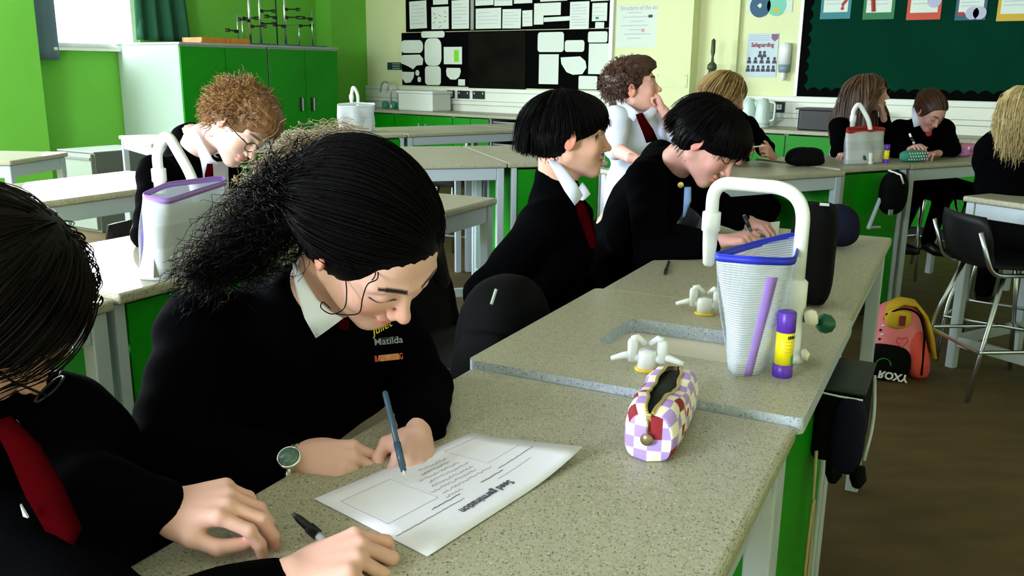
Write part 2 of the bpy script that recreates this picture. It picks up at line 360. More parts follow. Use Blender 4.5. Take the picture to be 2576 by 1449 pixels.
def paper(label, x0, y0, x1, y1, r=0, Z=Z2, m=None, tilt=0, poly=None, grp='sheets pinned to the upper black board', lines=0, name='paper_sheet', off=.022):
    (a, _), (b, _) = Z(x0, (y0 + y1) / 2), Z(x1, (y0 + y1) / 2); zt = Z((x0 + x1) / 2, y0)[1]; zb = Z((x0 + x1) / 2, y1)[1]; w, h = b - a, zt - zb
    t = wthing(name, label, 'paper', (a + b) / 2, (zt + zb) / 2, off + .0008 * (NP[0] % 5), grp); NP[0] += 1
    if tilt: t.rotation_euler.rotate_axis('Z', tilt)
    pl = poly and [((x - .5) * w, (.5 - y) * h) for x, y in poly][::-1] or (rrect(w, h, r * min(w, h)) if r else [(-w / 2, -h / 2), (w / 2, -h / 2), (w / 2, h / 2), (-w / 2, h / 2)])
    ob('sheet', MB().prism(pl, 0, .0015), m or M['paper'], t)
    for k in range(lines):
        y = h / 2 - (k + 1.2) * h / (lines + 1.6); ww = w * (.78 if k % 4 else .5)
        ob('print_line', MB().box((-w * .03 - (w * .78 - ww) / 2, y, .0022), (ww, h * .014 + .002, .0008)), M['faint'], t)
    return t, w, h
U = 'sheets pinned to the upper black board'
for lb, x0, y0, x1, y1, ln, ti in [
    ('tall white sheet at the left end of upper pinboard', 553, 8, 676, 206, 6, .02),
    ('sheet cut by the top of the photo, above the labelled diagram', 722, -120, 830, 33, 0, 0),
    ('tall white sheet just left of the dark divider strip', 857, 2, 982, 208, 7, 0),
    ('top-row sheet just right of the dark divider strip', 1028, -110, 1158, 40, 4, .01),
    ('top-row sheet second right of the divider strip', 1165, -110, 1295, 42, 4, -.01),
    ('top-row sheet third right of the divider strip', 1305, -110, 1437, 25, 3, 0),
    ('wide white sheet right of the divider, second row', 1030, 60, 1212, 207, 4, 0),
    ('nearly square sheet in the middle of upper pinboard', 1222, 66, 1355, 205, 5, -.015),
    ('narrow white sheet in the middle of upper pinboard', 1366, 75, 1438, 190, 3, .02),
    ('thin strip of paper bridging two sheets on upper pinboard', 1520, 122, 1708, 154, 1, .02),
    ('top-row sheet above the notched sheet', 1495, -120, 1690, 9, 0, 0),
    ('tall white sheet with small stamp right of the paper strip', 1707, 12, 1845, 211, 8, 0),
    ('top-row sheet at the right end of upper pinboard', 1860, -120, 1990, 8, 0, 0),
    ('small square slip at lower right of upper pinboard', 1890, 160, 1954, 205, 0, -.02)]:
    paper(lb, x0, y0, x1, y1, lines=ln, tilt=ti, grp=U)
paper('notched white sheet, wide at top and narrow below', 1450, 22, 1642, 176, poly=[(0, 0), (1, 0), (1, .58), (.36, .58), (.36, 1), (0, 1)], grp=U)
t, w, h = paper('white sheet with a small green square at its foot', 1867, 22, 1975, 152, grp=U, lines=3)
ob('green_square', MB().box((-w * .15, -h * .33, .002), (w * .22, h * .13, .001)), M['teal'], t)
t, w, h = paper('sheet with a labelled line diagram on upper pinboard', 711, 50, 835, 210, grp=U)
for k in range(9):
    x, y = [(-.33, .2), (-.25, .0), (-.35, -.2), (.3, .25), (.3, .05), (.28, -.15), (0, .1), (0, -.2), (0, -.38)][k]
    ob('diagram_line', MB().box((x * w, y * h, .002), (w * .16, .006, .001), rz=(k % 3 - 1) * .5), M['ink'], t)
G2 = 'white cut-outs on the lower black board'
for lb, x0, y0, x1, y1, r, poly in [
    ('wide rounded strip along the top of lower pinboard', 642, 225, 810, 272, .4, None),
    ('rounded cut-out at the upper left edge of lower pinboard', 495, 290, 655, 382, .42, None),
    ('tall rounded cut-out beneath the wide rounded strip', 667, 276, 788, 474, .32, None),
    ('bulging cut-out shaped like a cloud at the left edge', 495, 391, 656, 499, 0, [(.1, .05), (.85, .02), (1, .3), (.97, .7), (.7, .75), (.55, 1), (.3, .78), (.0, .6), (0, .2)]),
    ('shield-shaped cut-out in the lower left corner of pinboard', 500, 514, 592, 598, 0, [(0, .03), (1, .05), (.95, .5), (.7, .95), (.3, 1), (.05, .6)]),
    ('small oval cut-out beside the shield-shaped cut-out', 600, 504, 629, 546, .49, None),
    ('smallest round cut-out near the foot of lower pinboard', 616, 552, 641, 592, .49, None),
    ('rounded cut-out low in the second column of lower pinboard', 670, 477, 784, 612, .2, None),
    ('rounded cut-out below the sheet with green rectangle', 820, 487, 927, 573, 0, [(.05, .02), (.95, .03), (1, .3), (.9, .75), (.65, 1), (.3, 1), (.05, .7), (0, .3)]),
    ('small square note at the lower edge left of black centre', 908, 571, 957, 616, 0, None),
    ('large rounded cut-out right of the empty black centre', 1480, 232, 1668, 375, .16, None),
    ('small rounded cut-out right of the large rounded one', 1675, 290, 1816, 374, .25, None),
    ('rounded cut-out in the top right corner of lower pinboard', 1842, 227, 1982, 307, .2, None),
    ('tall plain sheet at the right edge of lower pinboard', 1845, 314, 1984, 534, 0, None),
    ('tall plain sheet directly right of the black centre', 1488, 391, 1629, 606, 0, None),
    ('leaf-shaped cut-out between the two tall plain sheets', 1640, 406, 1832, 539, 0, [(.02, .06), (.75, 0), (.95, .25), (1, .6), (.85, .95), (.5, 1), (.25, .85), (.05, .4)]),
    ('rounded cut-out low on the right side of lower pinboard', 1774, 547, 1908, 643, .1, None)]:
    paper(lb, x0, y0, x1, y1, r=r, poly=poly, grp=G2, off=.034)
t, w, h = paper('white sheet with a bright green rectangle on it', 805, 338, 936, 463, grp=G2, off=.034)
ob('green_rectangle', MB().box((w * .2, -h * .02, .002), (w * .26, h * .68, .001)), mat('bright_green_print', lin(120, 214, 30), .7), t)

# posters
def poster(label, Z, x0, y0, x1, y1, m, grp=None, off=.004):
    t, w, h = paper(label, x0, y0, x1, y1, Z=Z, m=m, grp=grp, name='poster', off=off); t['category'] = 'poster'
    if not grp and 'group' in t: del t['group']
    return t, w, h
PO = mat('poster_paper', lin(206, 218, 206), .6); PB = mat('pale_blue_poster', lin(190, 206, 214), .6)
TL = lambda x, y, r=0: Matrix.Translation((x, y, .002)) @ Matrix.Rotation(r, 4, 'Z')
t, w, h = poster('pale atom structure poster with pink heading on cream wall', Z2, 2036, 35, 2362, 342, PO)
text('heading', 'Structure of the ato', h * .145, mat('pink_grey_print', lin(186, 150, 150), .7), t, TL(0, h * .43), sx=w / (h * .145 * 9.6))
for k in range(7): ob('print_line', MB().box((-w * .1 + .02 * (k % 3), h * (.32 - .1 * k), .002), (w * (.6 if k % 2 else .3), .008, .001)), M['faint'], t)
ob('diagram_dot', MB().lathe([(.02, 0), (.02, .001)], (w * .1, -h * .1, .0015), 12), mat('pink_print', lin(214, 150, 150), .7), t)
ob('diagram_box', MB().box((w * .25, h * .23, .002), (.05, .03, .001)), M['ink'], t)
t, w, h = poster('white safeguarding poster with rows of small portraits and shield', Z3, 580, 240, 802, 555, PB)
text('heading', 'Safeguarding', h * .135, M['redink'], t, TL(0, h * .235), sx=w / (h * .135 * 6.9), bold=.002)
for k in range(3): ob('print_line', MB().box((-w * .12, h * (.45 - .05 * k), .002), (w * .66, .007, .001)), M['faint'], t)
ob('shield', MB().prism([(w * .27, h * .48), (w * .49, h * .48), (w * .49, h * .38), (w * .38, h * .31), (w * .27, h * .38)], .001, .003), mat('shield_print', lin(132, 96, 124), .7), t)
for row, (n, y, x0_) in enumerate(((2, .0, -.06), (5, -.14, -.4), (6, -.33, -.42))):
    for k in range(n):
        x = (x0_ + k * (.14 if n == 2 else .82 / (n - 1) if n > 2 else 0)) * w; f = MB(); f.cur = 0
        f.lathe([(.016, 0), (.016, .001)], (x, y * h + .028, .0015), 8); f.prism([(x - .024, y * h - .02), (x + .024, y * h - .02), (x + .018, y * h + .012), (x - .018, y * h + .012)], .0015, .0025)
        ob('portrait', f, M['ink'], t)
t, w, h = poster('white poster with blue globe and light bulb pictures, cut at top', Z3, 590, -190, 918, 92, PO)
for x, c, r in ((-.2, lin(52, 92, 120), .11), (.16, lin(120, 196, 170), .1)):
    ob('globe', MB().lathe([(r, 0), (r, .001)], (x * w, -h * .32, .002), 20), mat('globe_print', c, .7), t)
ob('land', MB().prism([(-.27 * w, -h * .3), (-.2 * w, -h * .24), (-.16 * w, -h * .3), (-.2 * w, -h * .38)], .003, .004), PO, t)
ob('bulb_cap', MB().box((.15 * w, -.43 * h, .003), (.05, .04, .001)), M['ybag'], t)
# exit sign strip
(a, za), (b, zb) = wp(975, 157), wp(1012, 176)
t = wthing('safety_sign', 'small dark green safety sign left of the black pinboards', 'sign', (a + b) / 2, (za + zb) / 2, 0)
ob('plate', MB().box((0, 0, .003), (b - a, za - zb, .006)), mat('sign_green', lin(8, 60, 44), .5), t)
for k in range(3): ob('print_line', MB().box((.03, .03 - .03 * k, .007), (.14, .01, .001)), M['faint'], t)
# soap dispenser
s, z = wp(1978, 155); t = wthing('soap_dispenser', 'white soap dispenser with grey lower part on wall beside green board', 'dispenser', s, z)
mbd = MB(); Rr = Matrix(((1, 0, 0), (0, 0, 1), (0, 1, 0)))
mbd.lathe([(.0, -.03), (.058, -.03), (.06, .12), (.05, .175), (.0, .185)], (0, 0, .05), 18, R=Rr, sy=.8); ob('cover', mbd, M['white'], t, smooth=True)
mbd = MB(); mbd.lathe([(.0, -.11), (.052, -.105), (.06, -.03), (0, -.03)], (0, 0, .05), 18, R=Rr, sy=.8); ob('reservoir', mbd, mat('grey_reservoir', lin(126, 146, 156), .3), t, smooth=True)
mbd = MB(); mbd.lathe([(.0, -.19), (.022, -.18), (.03, -.10), (0, -.10)], (0, 0, .05), 12, R=Rr); ob('nozzle', mbd, M['white'], t, smooth=True)

# big green board
x0, y0, x1, y1 = 985, 0, 2576 + 900, 700
a = Z3(985, 100)[0]; zb = 1.185; b = SR_ - 2.2; zt = 2.65
t = wthing('green_board', 'large dark green display board with black scalloped border and silver frame', 'notice board', (a + b) / 2, (zt + zb) / 2)
w, h = b - a, zt - zb
ob('backing', MB().box((0, 0, .01), (w, h, .02)), M['boardgreen'], t)
for c, d in (((0, h / 2, .015), (w + .05, .035, .035)), ((0, -h / 2, .015), (w + .05, .035, .035)), ((-w / 2, 0, .015), (.035, h + .03, .035)), ((w / 2, 0, .015), (.035, h + .03, .035))): ob('frame', MB().box(c, d), M['silver'], t, bevel=.004)
sc = []
def scal(L):        # scalloped strip polygon, straight side at y=0
    n = max(2, int(L / .115)); out = [(0, 0)]
    for k in range(n):
        for j in range(6): q = j / 5; out.append(((k + q) * L / n, .075 + .035 * math.sin(math.pi * q)))
    return out + [(L, 0)]
for L, mm in ((w, Matrix.Translation((-w / 2, -h / 2, .021))), (h, Matrix.Translation((-w / 2, h / 2, .022)) @ Matrix.Rotation(-math.pi / 2, 4, 'Z')), (h, Matrix.Translation((w / 2, -h / 2, .022)) @ Matrix.Rotation(math.pi / 2, 4, 'Z')), (w, Matrix.Translation((w / 2, h / 2, .021)) @ Matrix.Rotation(math.pi, 4, 'Z'))):
    o = ob('scalloped_border', MB().prism(scal(L)[::-1], 0, .003), M['blackboard'], t); o.matrix_local = mm
for lb, px0, px1, pyb, bc, kind in (
    ('teal-backed display card with red question mark', 2067, 2143, 48, lin(40, 122, 132), 'q'),
    ('green-backed display card with a red test tube', 2174, 2253, 49, lin(24, 110, 62), 't'),
    ('red-backed display card with a pale picture', 2284, 2370, 50, lin(190, 66, 44), 'r'),
    ('blue-edged display card with safety goggles picture', 2406, 2484, 51, lin(40, 84, 104), 'g'),
    ('yellow-backed display card at the right edge of photo', 2511, 2600, 53, lin(196, 158, 40), 'y')):
    (a1, _), (b1, _) = wp(px0, 20), wp(px1, 20); zb1 = wp((px0 + px1) / 2, pyb)[1]; w1 = b1 - a1; h1 = w1 * 1.38
    c = wthing('display_card', lb, 'poster', (a1 + b1) / 2, zb1 + h1 / 2, .022, 'cards along the green board')
    ob('backing', MB().box((0, 0, .002), (w1, h1, .003)), mat('card_' + kind, bc, .6), c)
    ob('sheet', MB().box((0, .03, .0045), (w1 * .8, h1 * .84, .002)), PO, c)
    for k in range(6): ob('print_line', MB().box((-.01, h1 * (.3 - .09 * k), .006), (w1 * .6, .007, .001)), M['faint'], c)
    RD = mat('red_print', lin(170, 40, 36), .6)
    if kind == 'q': text('question_mark', '?', h1 * .42, RD, c, Matrix.Translation((w1 * .26, -h1 * .16, .008)) @ Matrix.Rotation(-.2, 4, 'Z'), bold=.006)
    if kind == 't': ob('test_tube', MB().tube([(-w1 * .22, 0, .008), (-w1 * .16, -h1 * .32, .008)], .018, 8), RD, c)
    if kind == 'r': ob('picture', MB().lathe([(.06, 0), (.06, .002)], (w1 * .28, -h1 * .1, .006), 14), M['faint'], c)
    if kind == 'g':
        ob('red_label', MB().box((-w1 * .3, -h1 * .34, .007), (w1 * .2, .03, .002)), RD, c)
        for x in (.06, .3): ob('goggle_lens', MB().lathe([(.055, 0), (.055, .004)], (w1 * x, -h1 * .33, .006), 14), M['faint'], c)
        ob('strap', MB().box((w1 * .2, -h1 * .42, .006), (w1 * .5, .03, .003)), mat('navy_print', lin(24, 44, 64), .6), c)

# ------------------------------------------------------------------ far counter
CH, CD = .9, .62
cb = thing('worktop', 'long pale grey counter top along the far wall', 'counter', Rw((SL + SR_) / 2, D0 - CD / 2 - .001), -YW)
Lc = SR_ - SL - .32
ob('top', MB().box((.15, 0, CH - .018), (Lc, CD, .036)), M['top'], cb, bevel=.006)
ob('upstand', MB().box((.15, CD / 2 - .012, CH + .04), (Lc, .02, .08)), M['trunk'], cb)
def base_unit(s0, s1, kind, label):
    t = thing('base_cupboard', label, 'cupboard', Rw((s0 + s1) / 2, D0 - .3), -YW, 'base units under the far counter'); w = s1 - s0 - .004; H = CH - .04
    for x in (-w / 2 + .009, w / 2 - .009): ob('side_panel', MB().box((x, 0, H / 2), (.018, .52, H)), M['grey'], t)
    ob('back_panel', MB().box((0, .25, H / 2), (w - .04, .01, H)), M['dark'] if kind == 'o' else M['grey'], t)
    ob('plinth', MB().box((0, -.2, .05), (w - .04, .02, .1)), M['dark'], t)
    if kind == 'd':
        for x in (-1, 1):
            d = ob('door', MB().box((x * w / 4, -.27, .1 + (H - .1) / 2), (w / 2 - .006, .018, H - .12)), M['green'], t, bevel=.002)
            ob('handle', MB().box((x * .06, -.285, H - .16), (.02, .012, .1)), M['grey'], d)
    else:
        for z in (.12, .47, .62, .76): ob('shelf', MB().box((0, 0, z), (w - .04, .5, .016)), M['grey'], t)
        for z in (.2, .53, .67, .79):
            for x in (-w / 4 + .01, w / 4 - .01):
                tr = ob('tray', MB().box((x, -.02, z), (w / 2 - .06, .44, .07)), M['dark'], t, bevel=.006); ob('tray_lip', MB().box((x, -.245, z + .03), (w / 2 - .05, .012, .012)), M['grey'], tr)
u = -9.3
def spx(px): return wp(px, 300)[0]
edges = [(-9.3, -8.3, 'd'), (-8.3, -7.3, 'd'), (-7.3, -6.72, 'd'), (-6.72, -5.9, 'o'), (-5.9, -5.1, 'o'), (-5.1, -4.1, 'd'), (-4.1, -3.1, 'd'), (-3.1, -2.1, 'd'), (-2.1, -1.1, 'd'), (-1.1, 0, 'd'), (0, 1, 'd'), (1, 2, 'd')]
nm = ['leftmost green base cupboard in the corner of the far counter', 'green base cupboard under the far sink tap', 'narrow green base cupboard left of the open tray shelves', 'open shelf unit with black trays, left one under far counter',
      'open shelf unit with black trays, right one under far counter', 'green base cupboard behind the boy in white shirt', 'green base cupboard behind the long blonde hair', 'green base cupboard right of the blonde girl', 'green base cupboard behind the girl resting her cheek',
      'green base cupboard behind the girl bent over her writing', 'green base cupboard behind the pink pencil case', 'last green base cupboard towards the right wall']
for (a, b, k), l in zip(edges, nm): base_unit(a, b, k, l)
# things on the far counter
def cthing(name, label, cat, px, py, group=None, z=CH, yaw=-YW):
    t_ = D0 - .30; d = RC.T @ np.array([(px - 1288) / FPX, (py - 724.5) / FPX, 1.]); P = d * (t_ / (d @ np.array(NW))); s = float(P @ np.array(EW)); return thing(name, label, cat, Rw(s, t_, z), yaw, group)
t = cthing('storage_box', 'white lidded plastic storage box on the far counter', 'box', 1068, 262)
ob('body', MB().box((0, 0, .11), (.60, .36, .22)), M['whitepaint'], t, bevel=.015); ob('lid', MB().box((0, 0, .235), (.64, .39, .03)), M['white'], t, bevel=.008)
def swan(t, pts, r, m, rb=.03, base=.02):
    ob('spout', MB().tube(rbend(pts, rb, 8), r, 12), m, t, smooth=True)
    ob('base_collar', MB().lathe([(base, 0), (base, .03), (r * 1.25, .045), (r * 1.25, .06)], pts[0], 14), m, t, smooth=True)
t = cthing('counter_tap', 'slender grey swan-neck tap on the far counter near corner', 'tap', 984, 252)
swan(t, [(.0, 0, 0), (0, 0, .34), (-.16, 0, .36), (-.2, 0, .22)], .013, M['silver'], .08)
for x in (-.15, 0, .13):
    ob('lever', MB().lathe([(.04, 0), (.05, .03), (.045, .08), (.02, .1)], (x, .04, 0), 10), M['teal'], t, smooth=True)
for px, lb in ((1882, 'white kettle half hidden behind the blonde girl'), (1917, 'white kettle standing clear beside the navy socket')):
    t = cthing('kettle', lb, 'kettle', px, 303, 'white kettles on the far counter')
    ob('base', MB().lathe([(.08, 0), (.08, .02), (.07, .025)], n=20), M['kettle'], t, smooth=True)
    ob('body', MB().lathe([(.075, .025), (.078, .05), (.066, .2), (.058, .255), (.05, .262)], n=20), M['kettle'], t, smooth=True)
    ob('lid', MB().lathe([(.05, .262), (.045, .275), (.012, .28), (0, .285)], n=16), M['kettle'], t, smooth=True)
    ob('handle', MB().tube(rbend([(.055, 0, .25), (.125, 0, .24), (.12, 0, .07), (.07, 0, .06)], .04), .012, 8), M['kettle'], t, smooth=True)
    ob('spout', MB().slab([(-.05, -.02, .25), (-.095, 0, .25), (-.06, 0, .19)], .03), M['kettle'], t)
t = cthing('storage_tray', 'dark grey deep plastic tray on counter behind the long haired girl', 'tray', 2084, 318)
ob('body', MB().prism(rrect(.50, .32, .03), 0, .19), M['dark'], t, bevel=.01); ob('rim', MB().prism(rrect(.55, .36, .03), .19, .205), M['dark'], t)
t = cthing('glass_carboy', 'tall clear glass bottle with metal top in the wall recess', 'bottle', 1786, 250)
ob('vessel', MB().lathe([(.0, 0), (.11, .005), (.13, .05), (.135, .32), (.10, .44), (.04, .49), (.035, .54)], n=24), M['clear'], t, smooth=True)
ob('stopper', MB().lathe([(.03, .54), (.05, .56), (.045, .60), (.015, .63), (.012, .68), (.022, .72), (.02, .84), (.0, .86)], n=14), mat('tarnished_metal', lin(70, 84, 60), .5, metal=.3), t, smooth=True)

# ------------------------------------------------------------------ tall cupboards with laboratory stands
SF = -8.45; CT = 1.662; T0, T1 = 5.42, 7.57
def tall_cupboard(t0, t1, label, left=False):
    c = thing('tall_cupboard', label, 'cupboard', Rw((SL + SF) / 2, (t0 + t1) / 2), -YW, 'tall green cupboards by the window')
    w = SF - SL - .02; L = t1 - t0 - .01                     # local x -> s, local y -> t
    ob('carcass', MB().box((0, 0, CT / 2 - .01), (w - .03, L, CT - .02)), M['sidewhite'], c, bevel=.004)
    ob('top_board', MB().box((.01, 0, CT - .01), (w + .02, L + .02, .025)), M['grey'], c, bevel=.003)
    for k in (-1, 1):
        d = ob('door', MB().box((w / 2 - .004, k * L / 4, CT / 2 + .02), (.022, L / 2 - .008, CT - .12)), M['green'], c, bevel=.003)
        ob('handle', MB().box((w / 2 + .014, k * .085, 1.00), (.012, .05, .16)), M['dark'], d, bevel=.003); ob('handle_grip', MB().box((w / 2 + .024, k * .085 + .012, 1.00), (.014, .014, .15)), M['silver'], d)
    return c
tall_cupboard(T0, 6.53, 'left tall green two-door cupboard with a white side panel'); tall_cupboard(6.55, T1, 'right tall green two-door cupboard nearest the room corner')
def cup(px, py, dt=0):       # on top of the cupboards
    p = at(px, py, CT + .003); s = min(max(p.dot(EW), SL + .3), SF - .12); return s
SIDE = {}
def Lt(px, s, py=100):
    d = RC.T @ np.array([(px - 1288) / FPX, (py - 724.5) / FPX, 1.]); e = np.array(EW); P = d * (s / (d @ e)); return float(P @ np.array(NW))
t = thing('wooden_tray', 'shallow orange wooden tray lying on the left tall cupboard', 'tray', Rw(-8.75, Lt(545, -8.75), CT + .003), -YW)
ob('bottom', MB().box((0, 0, .01), (.35, .62, .02)), M['orange'], t)
for c, d in (((.17, 0, .03), (.015, .62, .06)), ((-.17, 0, .03), (.015, .62, .06)), ((0, .3, .03), (.35, .015, .06)), ((0, -.3, .03), (.35, .015, .06))): ob('rim', MB().box(c, d), M['orange'], t)
SG = 'laboratory clamp stands on the tall cupboards'
for i, (px, s, hh, cl, lb) in enumerate([
    (605, -9.1, .40, ((.16, 0),), 'thin clamp stand at the left end of the row'),
    (617, -8.9, .34, ((.3, 1),), 'short clamp stand behind the leftmost thick rod'),
    (636, -8.62, .75, ((.26, -1), (.20, 1)), 'leftmost clamp stand with a thick bright rod'),
    (662, -8.7, .78, ((.24, 1), (.38, 1)), 'second clamp stand with a thick bright rod'),
    (703, -8.9, .75, ((.33, -1),), 'dark thin clamp stand left of the central rod'),
    (724, -8.6, .80, ((.22, -1), (.32, 1), (.41, 1)), 'central clamp stand with the tallest bright rod'),
    (758, -8.85, .29, ((.25, 1),), 'short clamp stand holding a pale horizontal tube'),
    (800, -8.75, .44, ((.33, -1),), 'clamp stand at the right end of the row')]):
    tt = min(max(Lt(px, s), T0 + .1), T1 - .1)
    t = thing('clamp_stand', lb, 'clamp stand', Rw(s, tt, CT + .003), -YW, SG)
    ob('base', MB().box((0, .03, .009), (.13, .21, .018)), M['basecol'], t, bevel=.004)
    thick = i in (2, 3, 5); rm = M['dark'] if i == 4 else M['silver2']
    ob('rod', MB().tube([(0, -.03, .01), (0, -.03, hh)], .013 if thick else .0075, 10), rm, t, smooth=True)
    for z, sgn in cl:
        sg = sgn or -1
        b = ob('boss', MB().box((0, -.03 + sg * .02, z), (.035, .045, .035)), M['dark'], t, bevel=.004)
        ob('clamp_arm', MB().tube([(0, -.03, z), (0, sg * .16, z + .012)], .007, 8).box((0, sg * .17, z + .02), (.03, .045, .014)).box((0, sg * .17, z - .004), (.03, .045, .012)), M['dark'], t)
    if i == 6: ob('glass_tube', MB().tube([(0, -.22, .245), (0, .02, .25)], .011, 8), M['clear'], t)

# ------------------------------------------------------------------ curtains at the bright window
def curtain(name, label, t0, t1, s, z0, z1, m, amp, waves, flare=0):
    P = []
    for i in range(14):
        v = i / 13; row = []
        for j in range(60):
            u = j / 59; tt = t0 + (t1 - t0) * u + flare * (u - .3) * (1 - v); ss = s + amp * math.sin(u * waves * 2 * math.pi + .5 * math.sin(3 * u)) * (.7 + .5 * (1 - v)); row.append(Rw(ss, tt, z0 + (z1 - z0) * v))
        P.append(row)
    o = ob(name, MB().grid(P, .006), m, smooth=True); tag(o, label, 'curtain'); return o
curtain('green_curtain', 'dark green curtain drawn to the right of the bright window', 5.62, 6.18, SL + .16, 1.70, 2.75, M['curtain'], .045, 3.5, .12)
curtain('grey_blind', 'grey blue hanging blind at the left side of bright window', 4.44, 4.74, SL + .10, 1.47, 2.75, M['blind'], .008, 2)
# ------------------------------------------------------------------ benches
def leg_at(x, y, h, s=.042): return MB().box((x, y, h / 2), (s, s, h))
def table(label, c, yaw, sx, sy, z, grp='grey topped laboratory tables', green=None, rail=False, edge=None):
    t = thing('laboratory_table', label, 'table', (c[0], c[1], 0), yaw, grp)
    ob('table_top', MB().box((0, 0, z - .014), (sx, sy, .028)), M['top'], t, bevel=.009, segs=3)
    H = z - .03; a, b = sx / 2 - .035, sy / 2 - .035
    for x in (-a, a):
        for y in (-b, b): ob('leg', leg_at(x, y, H), M['frame'], t, bevel=.004)
    for y in (-b, b): ob('rail', MB().box((0, y, H - .035), (2 * a - .044, .03, .068)), M['frame'], t, bevel=.003)
    for x in (-a, a): ob('rail', MB().box((x, 0, H - .035), (.03, 2 * b - .044, .068)), M['frame'], t, bevel=.003)
    if rail:
        for x in (-a, a): ob('stretcher', MB().box((x, 0, .14), (.03, 2 * b - .044, .05)), M['frame'], t, bevel=.003)
        ob('stretcher', MB().box((0, -b, .14), (2 * a - .044, .03, .05)), M['frame'], t, bevel=.003)
    if green is not None:
        ob('modesty_panel', MB().box((green[0], 0, .47), (.018, sy - .12, .74)) if green[1] == 'x' else MB().box((0, green[0], .47), (sx - .12, .018, .74)), M['green'], t)
    return t
def hole_top(sx, sy, th, z, hx0, hx1, hy0, hy1, r=.03, rc=.012, lip=.04):
    """worktop with a rounded rectangular opening"""
    mb = MB(); n = 6
    inn = [((hx0 + hx1) / 2 + x, (hy0 + hy1) / 2 + y) for x, y in rrect(hx1 - hx0, hy1 - hy0, r, n)]
    out = rrect(sx, sy, .014, n); N = len(inn); vs = []
    for zz in (z, z - th):
        vs += [(x, y, zz) for x, y in out] + [(x, y, zz) for x, y in inn]
    fs = []
    for i in range(N):
        j = (i + 1) % N
        fs.append((i, j, N + j, N + i)); fs.append((2 * N + i, 3 * N + i, 3 * N + j, 2 * N + j))
        fs.append((i, 2 * N + i, 2 * N + j, j)); fs.append((N + i, N + j, 3 * N + j, 3 * N + i))
    return mb.add(vs, fs)
def sink_unit(label, c, yaw, sx, sy, z, hole=None, grp='green sided sink units', facing=1):
    t = thing('sink_unit', label, 'sink unit', (c[0], c[1], 0), yaw, grp)
    if hole:
        wt = ob('worktop', hole_top(sx, sy, .028, z, *hole), [M['edge'], M['top']], t)
        for p in wt.data.polygons:
            if p.normal.z > .8: p.material_index = 1
        hx0, hx1, hy0, hy1 = hole; bs = MB()
        cx, cy = (hx0 + hx1) / 2, (hy0 + hy1) / 2; rings = []
        for g, zz in ((.03, z - .028), (.004, z - .030), (-.004, z - .12), (-.03, z - .16), (-.10, z - .165)):
            rings.append([(cx + x, cy + y, zz) for x, y in rrect(hx1 - hx0 + 2 * g, hy1 - hy0 + 2 * g if g > -.09 else .03, .035, 6)])
        k = len(rings[0]); bs.add([p for r_ in rings for p in r_], [(i * k + j, i * k + (j + 1) % k, (i + 1) * k + (j + 1) % k, (i + 1) * k + j) for i in range(len(rings) - 1) for j in range(k)] + [tuple(4 * k + j for j in range(k))])
        ob('basin', bs, M['basin'], t, smooth=True)
    else: ob('worktop', MB().box((0, 0, z - .014), (sx, sy, .028)), [M['top']], t, bevel=.008, segs=3)
    H = z - .03; ix, iy = sx / 2 - .04, sy / 2 - .02
    for x in (-ix, ix):
        ob('side_panel', MB().box((x, 0, H / 2 + .03), (.018, 2 * iy - .05, H - .08)), M['green'], t, bevel=.002)
        for y in (-iy, iy): ob('post', MB().box((x, y, H / 2), (.03, .03, H)), M['frame'], t, bevel=.003)
    for y in (-iy, iy): ob('end_panel', MB().box((0, y, H / 2 + .03), (2 * ix - .04, .014, H - .08)), M['green'], t)
    ob('plinth', MB().box((0, 0, .03), (2 * ix - .02, 2 * iy - .02, .06)), M['dark'], t)
    return t
def ctr(x0, x1, y0, y1): return Bw((x0 + x1) / 2, (y0 + y1) / 2)
def btab(label, x0, x1, y0, y1, z, **k): return table(label, ctr(x0, x1, y0, y1), -YB, x1 - x0, y1 - y0, z, **k)
btab('foreground laboratory table with the worksheet lying on it', -.762, -.182, .145, 1.343, .888)
SU = sink_unit('main sink unit with open basin and white taps in the middle of the foreground bench', ctr(-.772, -.174, 1.347, 1.983), -YB, .598, .636, .90,
               hole=(-.605 + .473, -.30 + .473, 1.562 - 1.665, 1.765 - 1.665))
btab('laboratory table beyond the main sink, with a black pen on it', -.762, -.182, 1.987, 3.13, .898)
btab('near sunlit table at the left edge of photo with a green panel beneath', -2.31, -1.727, .14, 1.363, .888, green=(-.1, 'x'))
sink_unit('sink unit left of the curly haired girl under the tall purple-rimmed case', ctr(-2.312, -1.722, 1.37, 2.0), -YB, .59, .63, .90)
btab('table where the boy with glasses writes, its far corner showing right of the girl', -2.31, -1.727, 2.005, 3.27, .898, rail=True)
btab('long sunlit table behind the boy with glasses, left part', -3.80, -3.19, .72, 1.93, .898)
btab('long sunlit table behind the boy with glasses, right part', -3.80, -3.19, 1.935, 3.15, .898)
def dirb(b): b = math.radians(b); return Vector((math.sin(b), math.cos(b), 0))
def edge_table(label, p, bear, L, W, z, fn=table, away=-90, **k):    # p = front left corner, bear = heading of the front edge
    u, v = dirb(bear), dirb(bear + away); c = Vector((p[0], p[1], 0)) + u * L / 2 + v * W / 2
    return fn(label, c, math.radians(90 - bear), L, W, z, **k)
edge_table('small white table at the far left edge beside the green pier', (-3.98, 5.02), 95, 1.2, .56, .9)
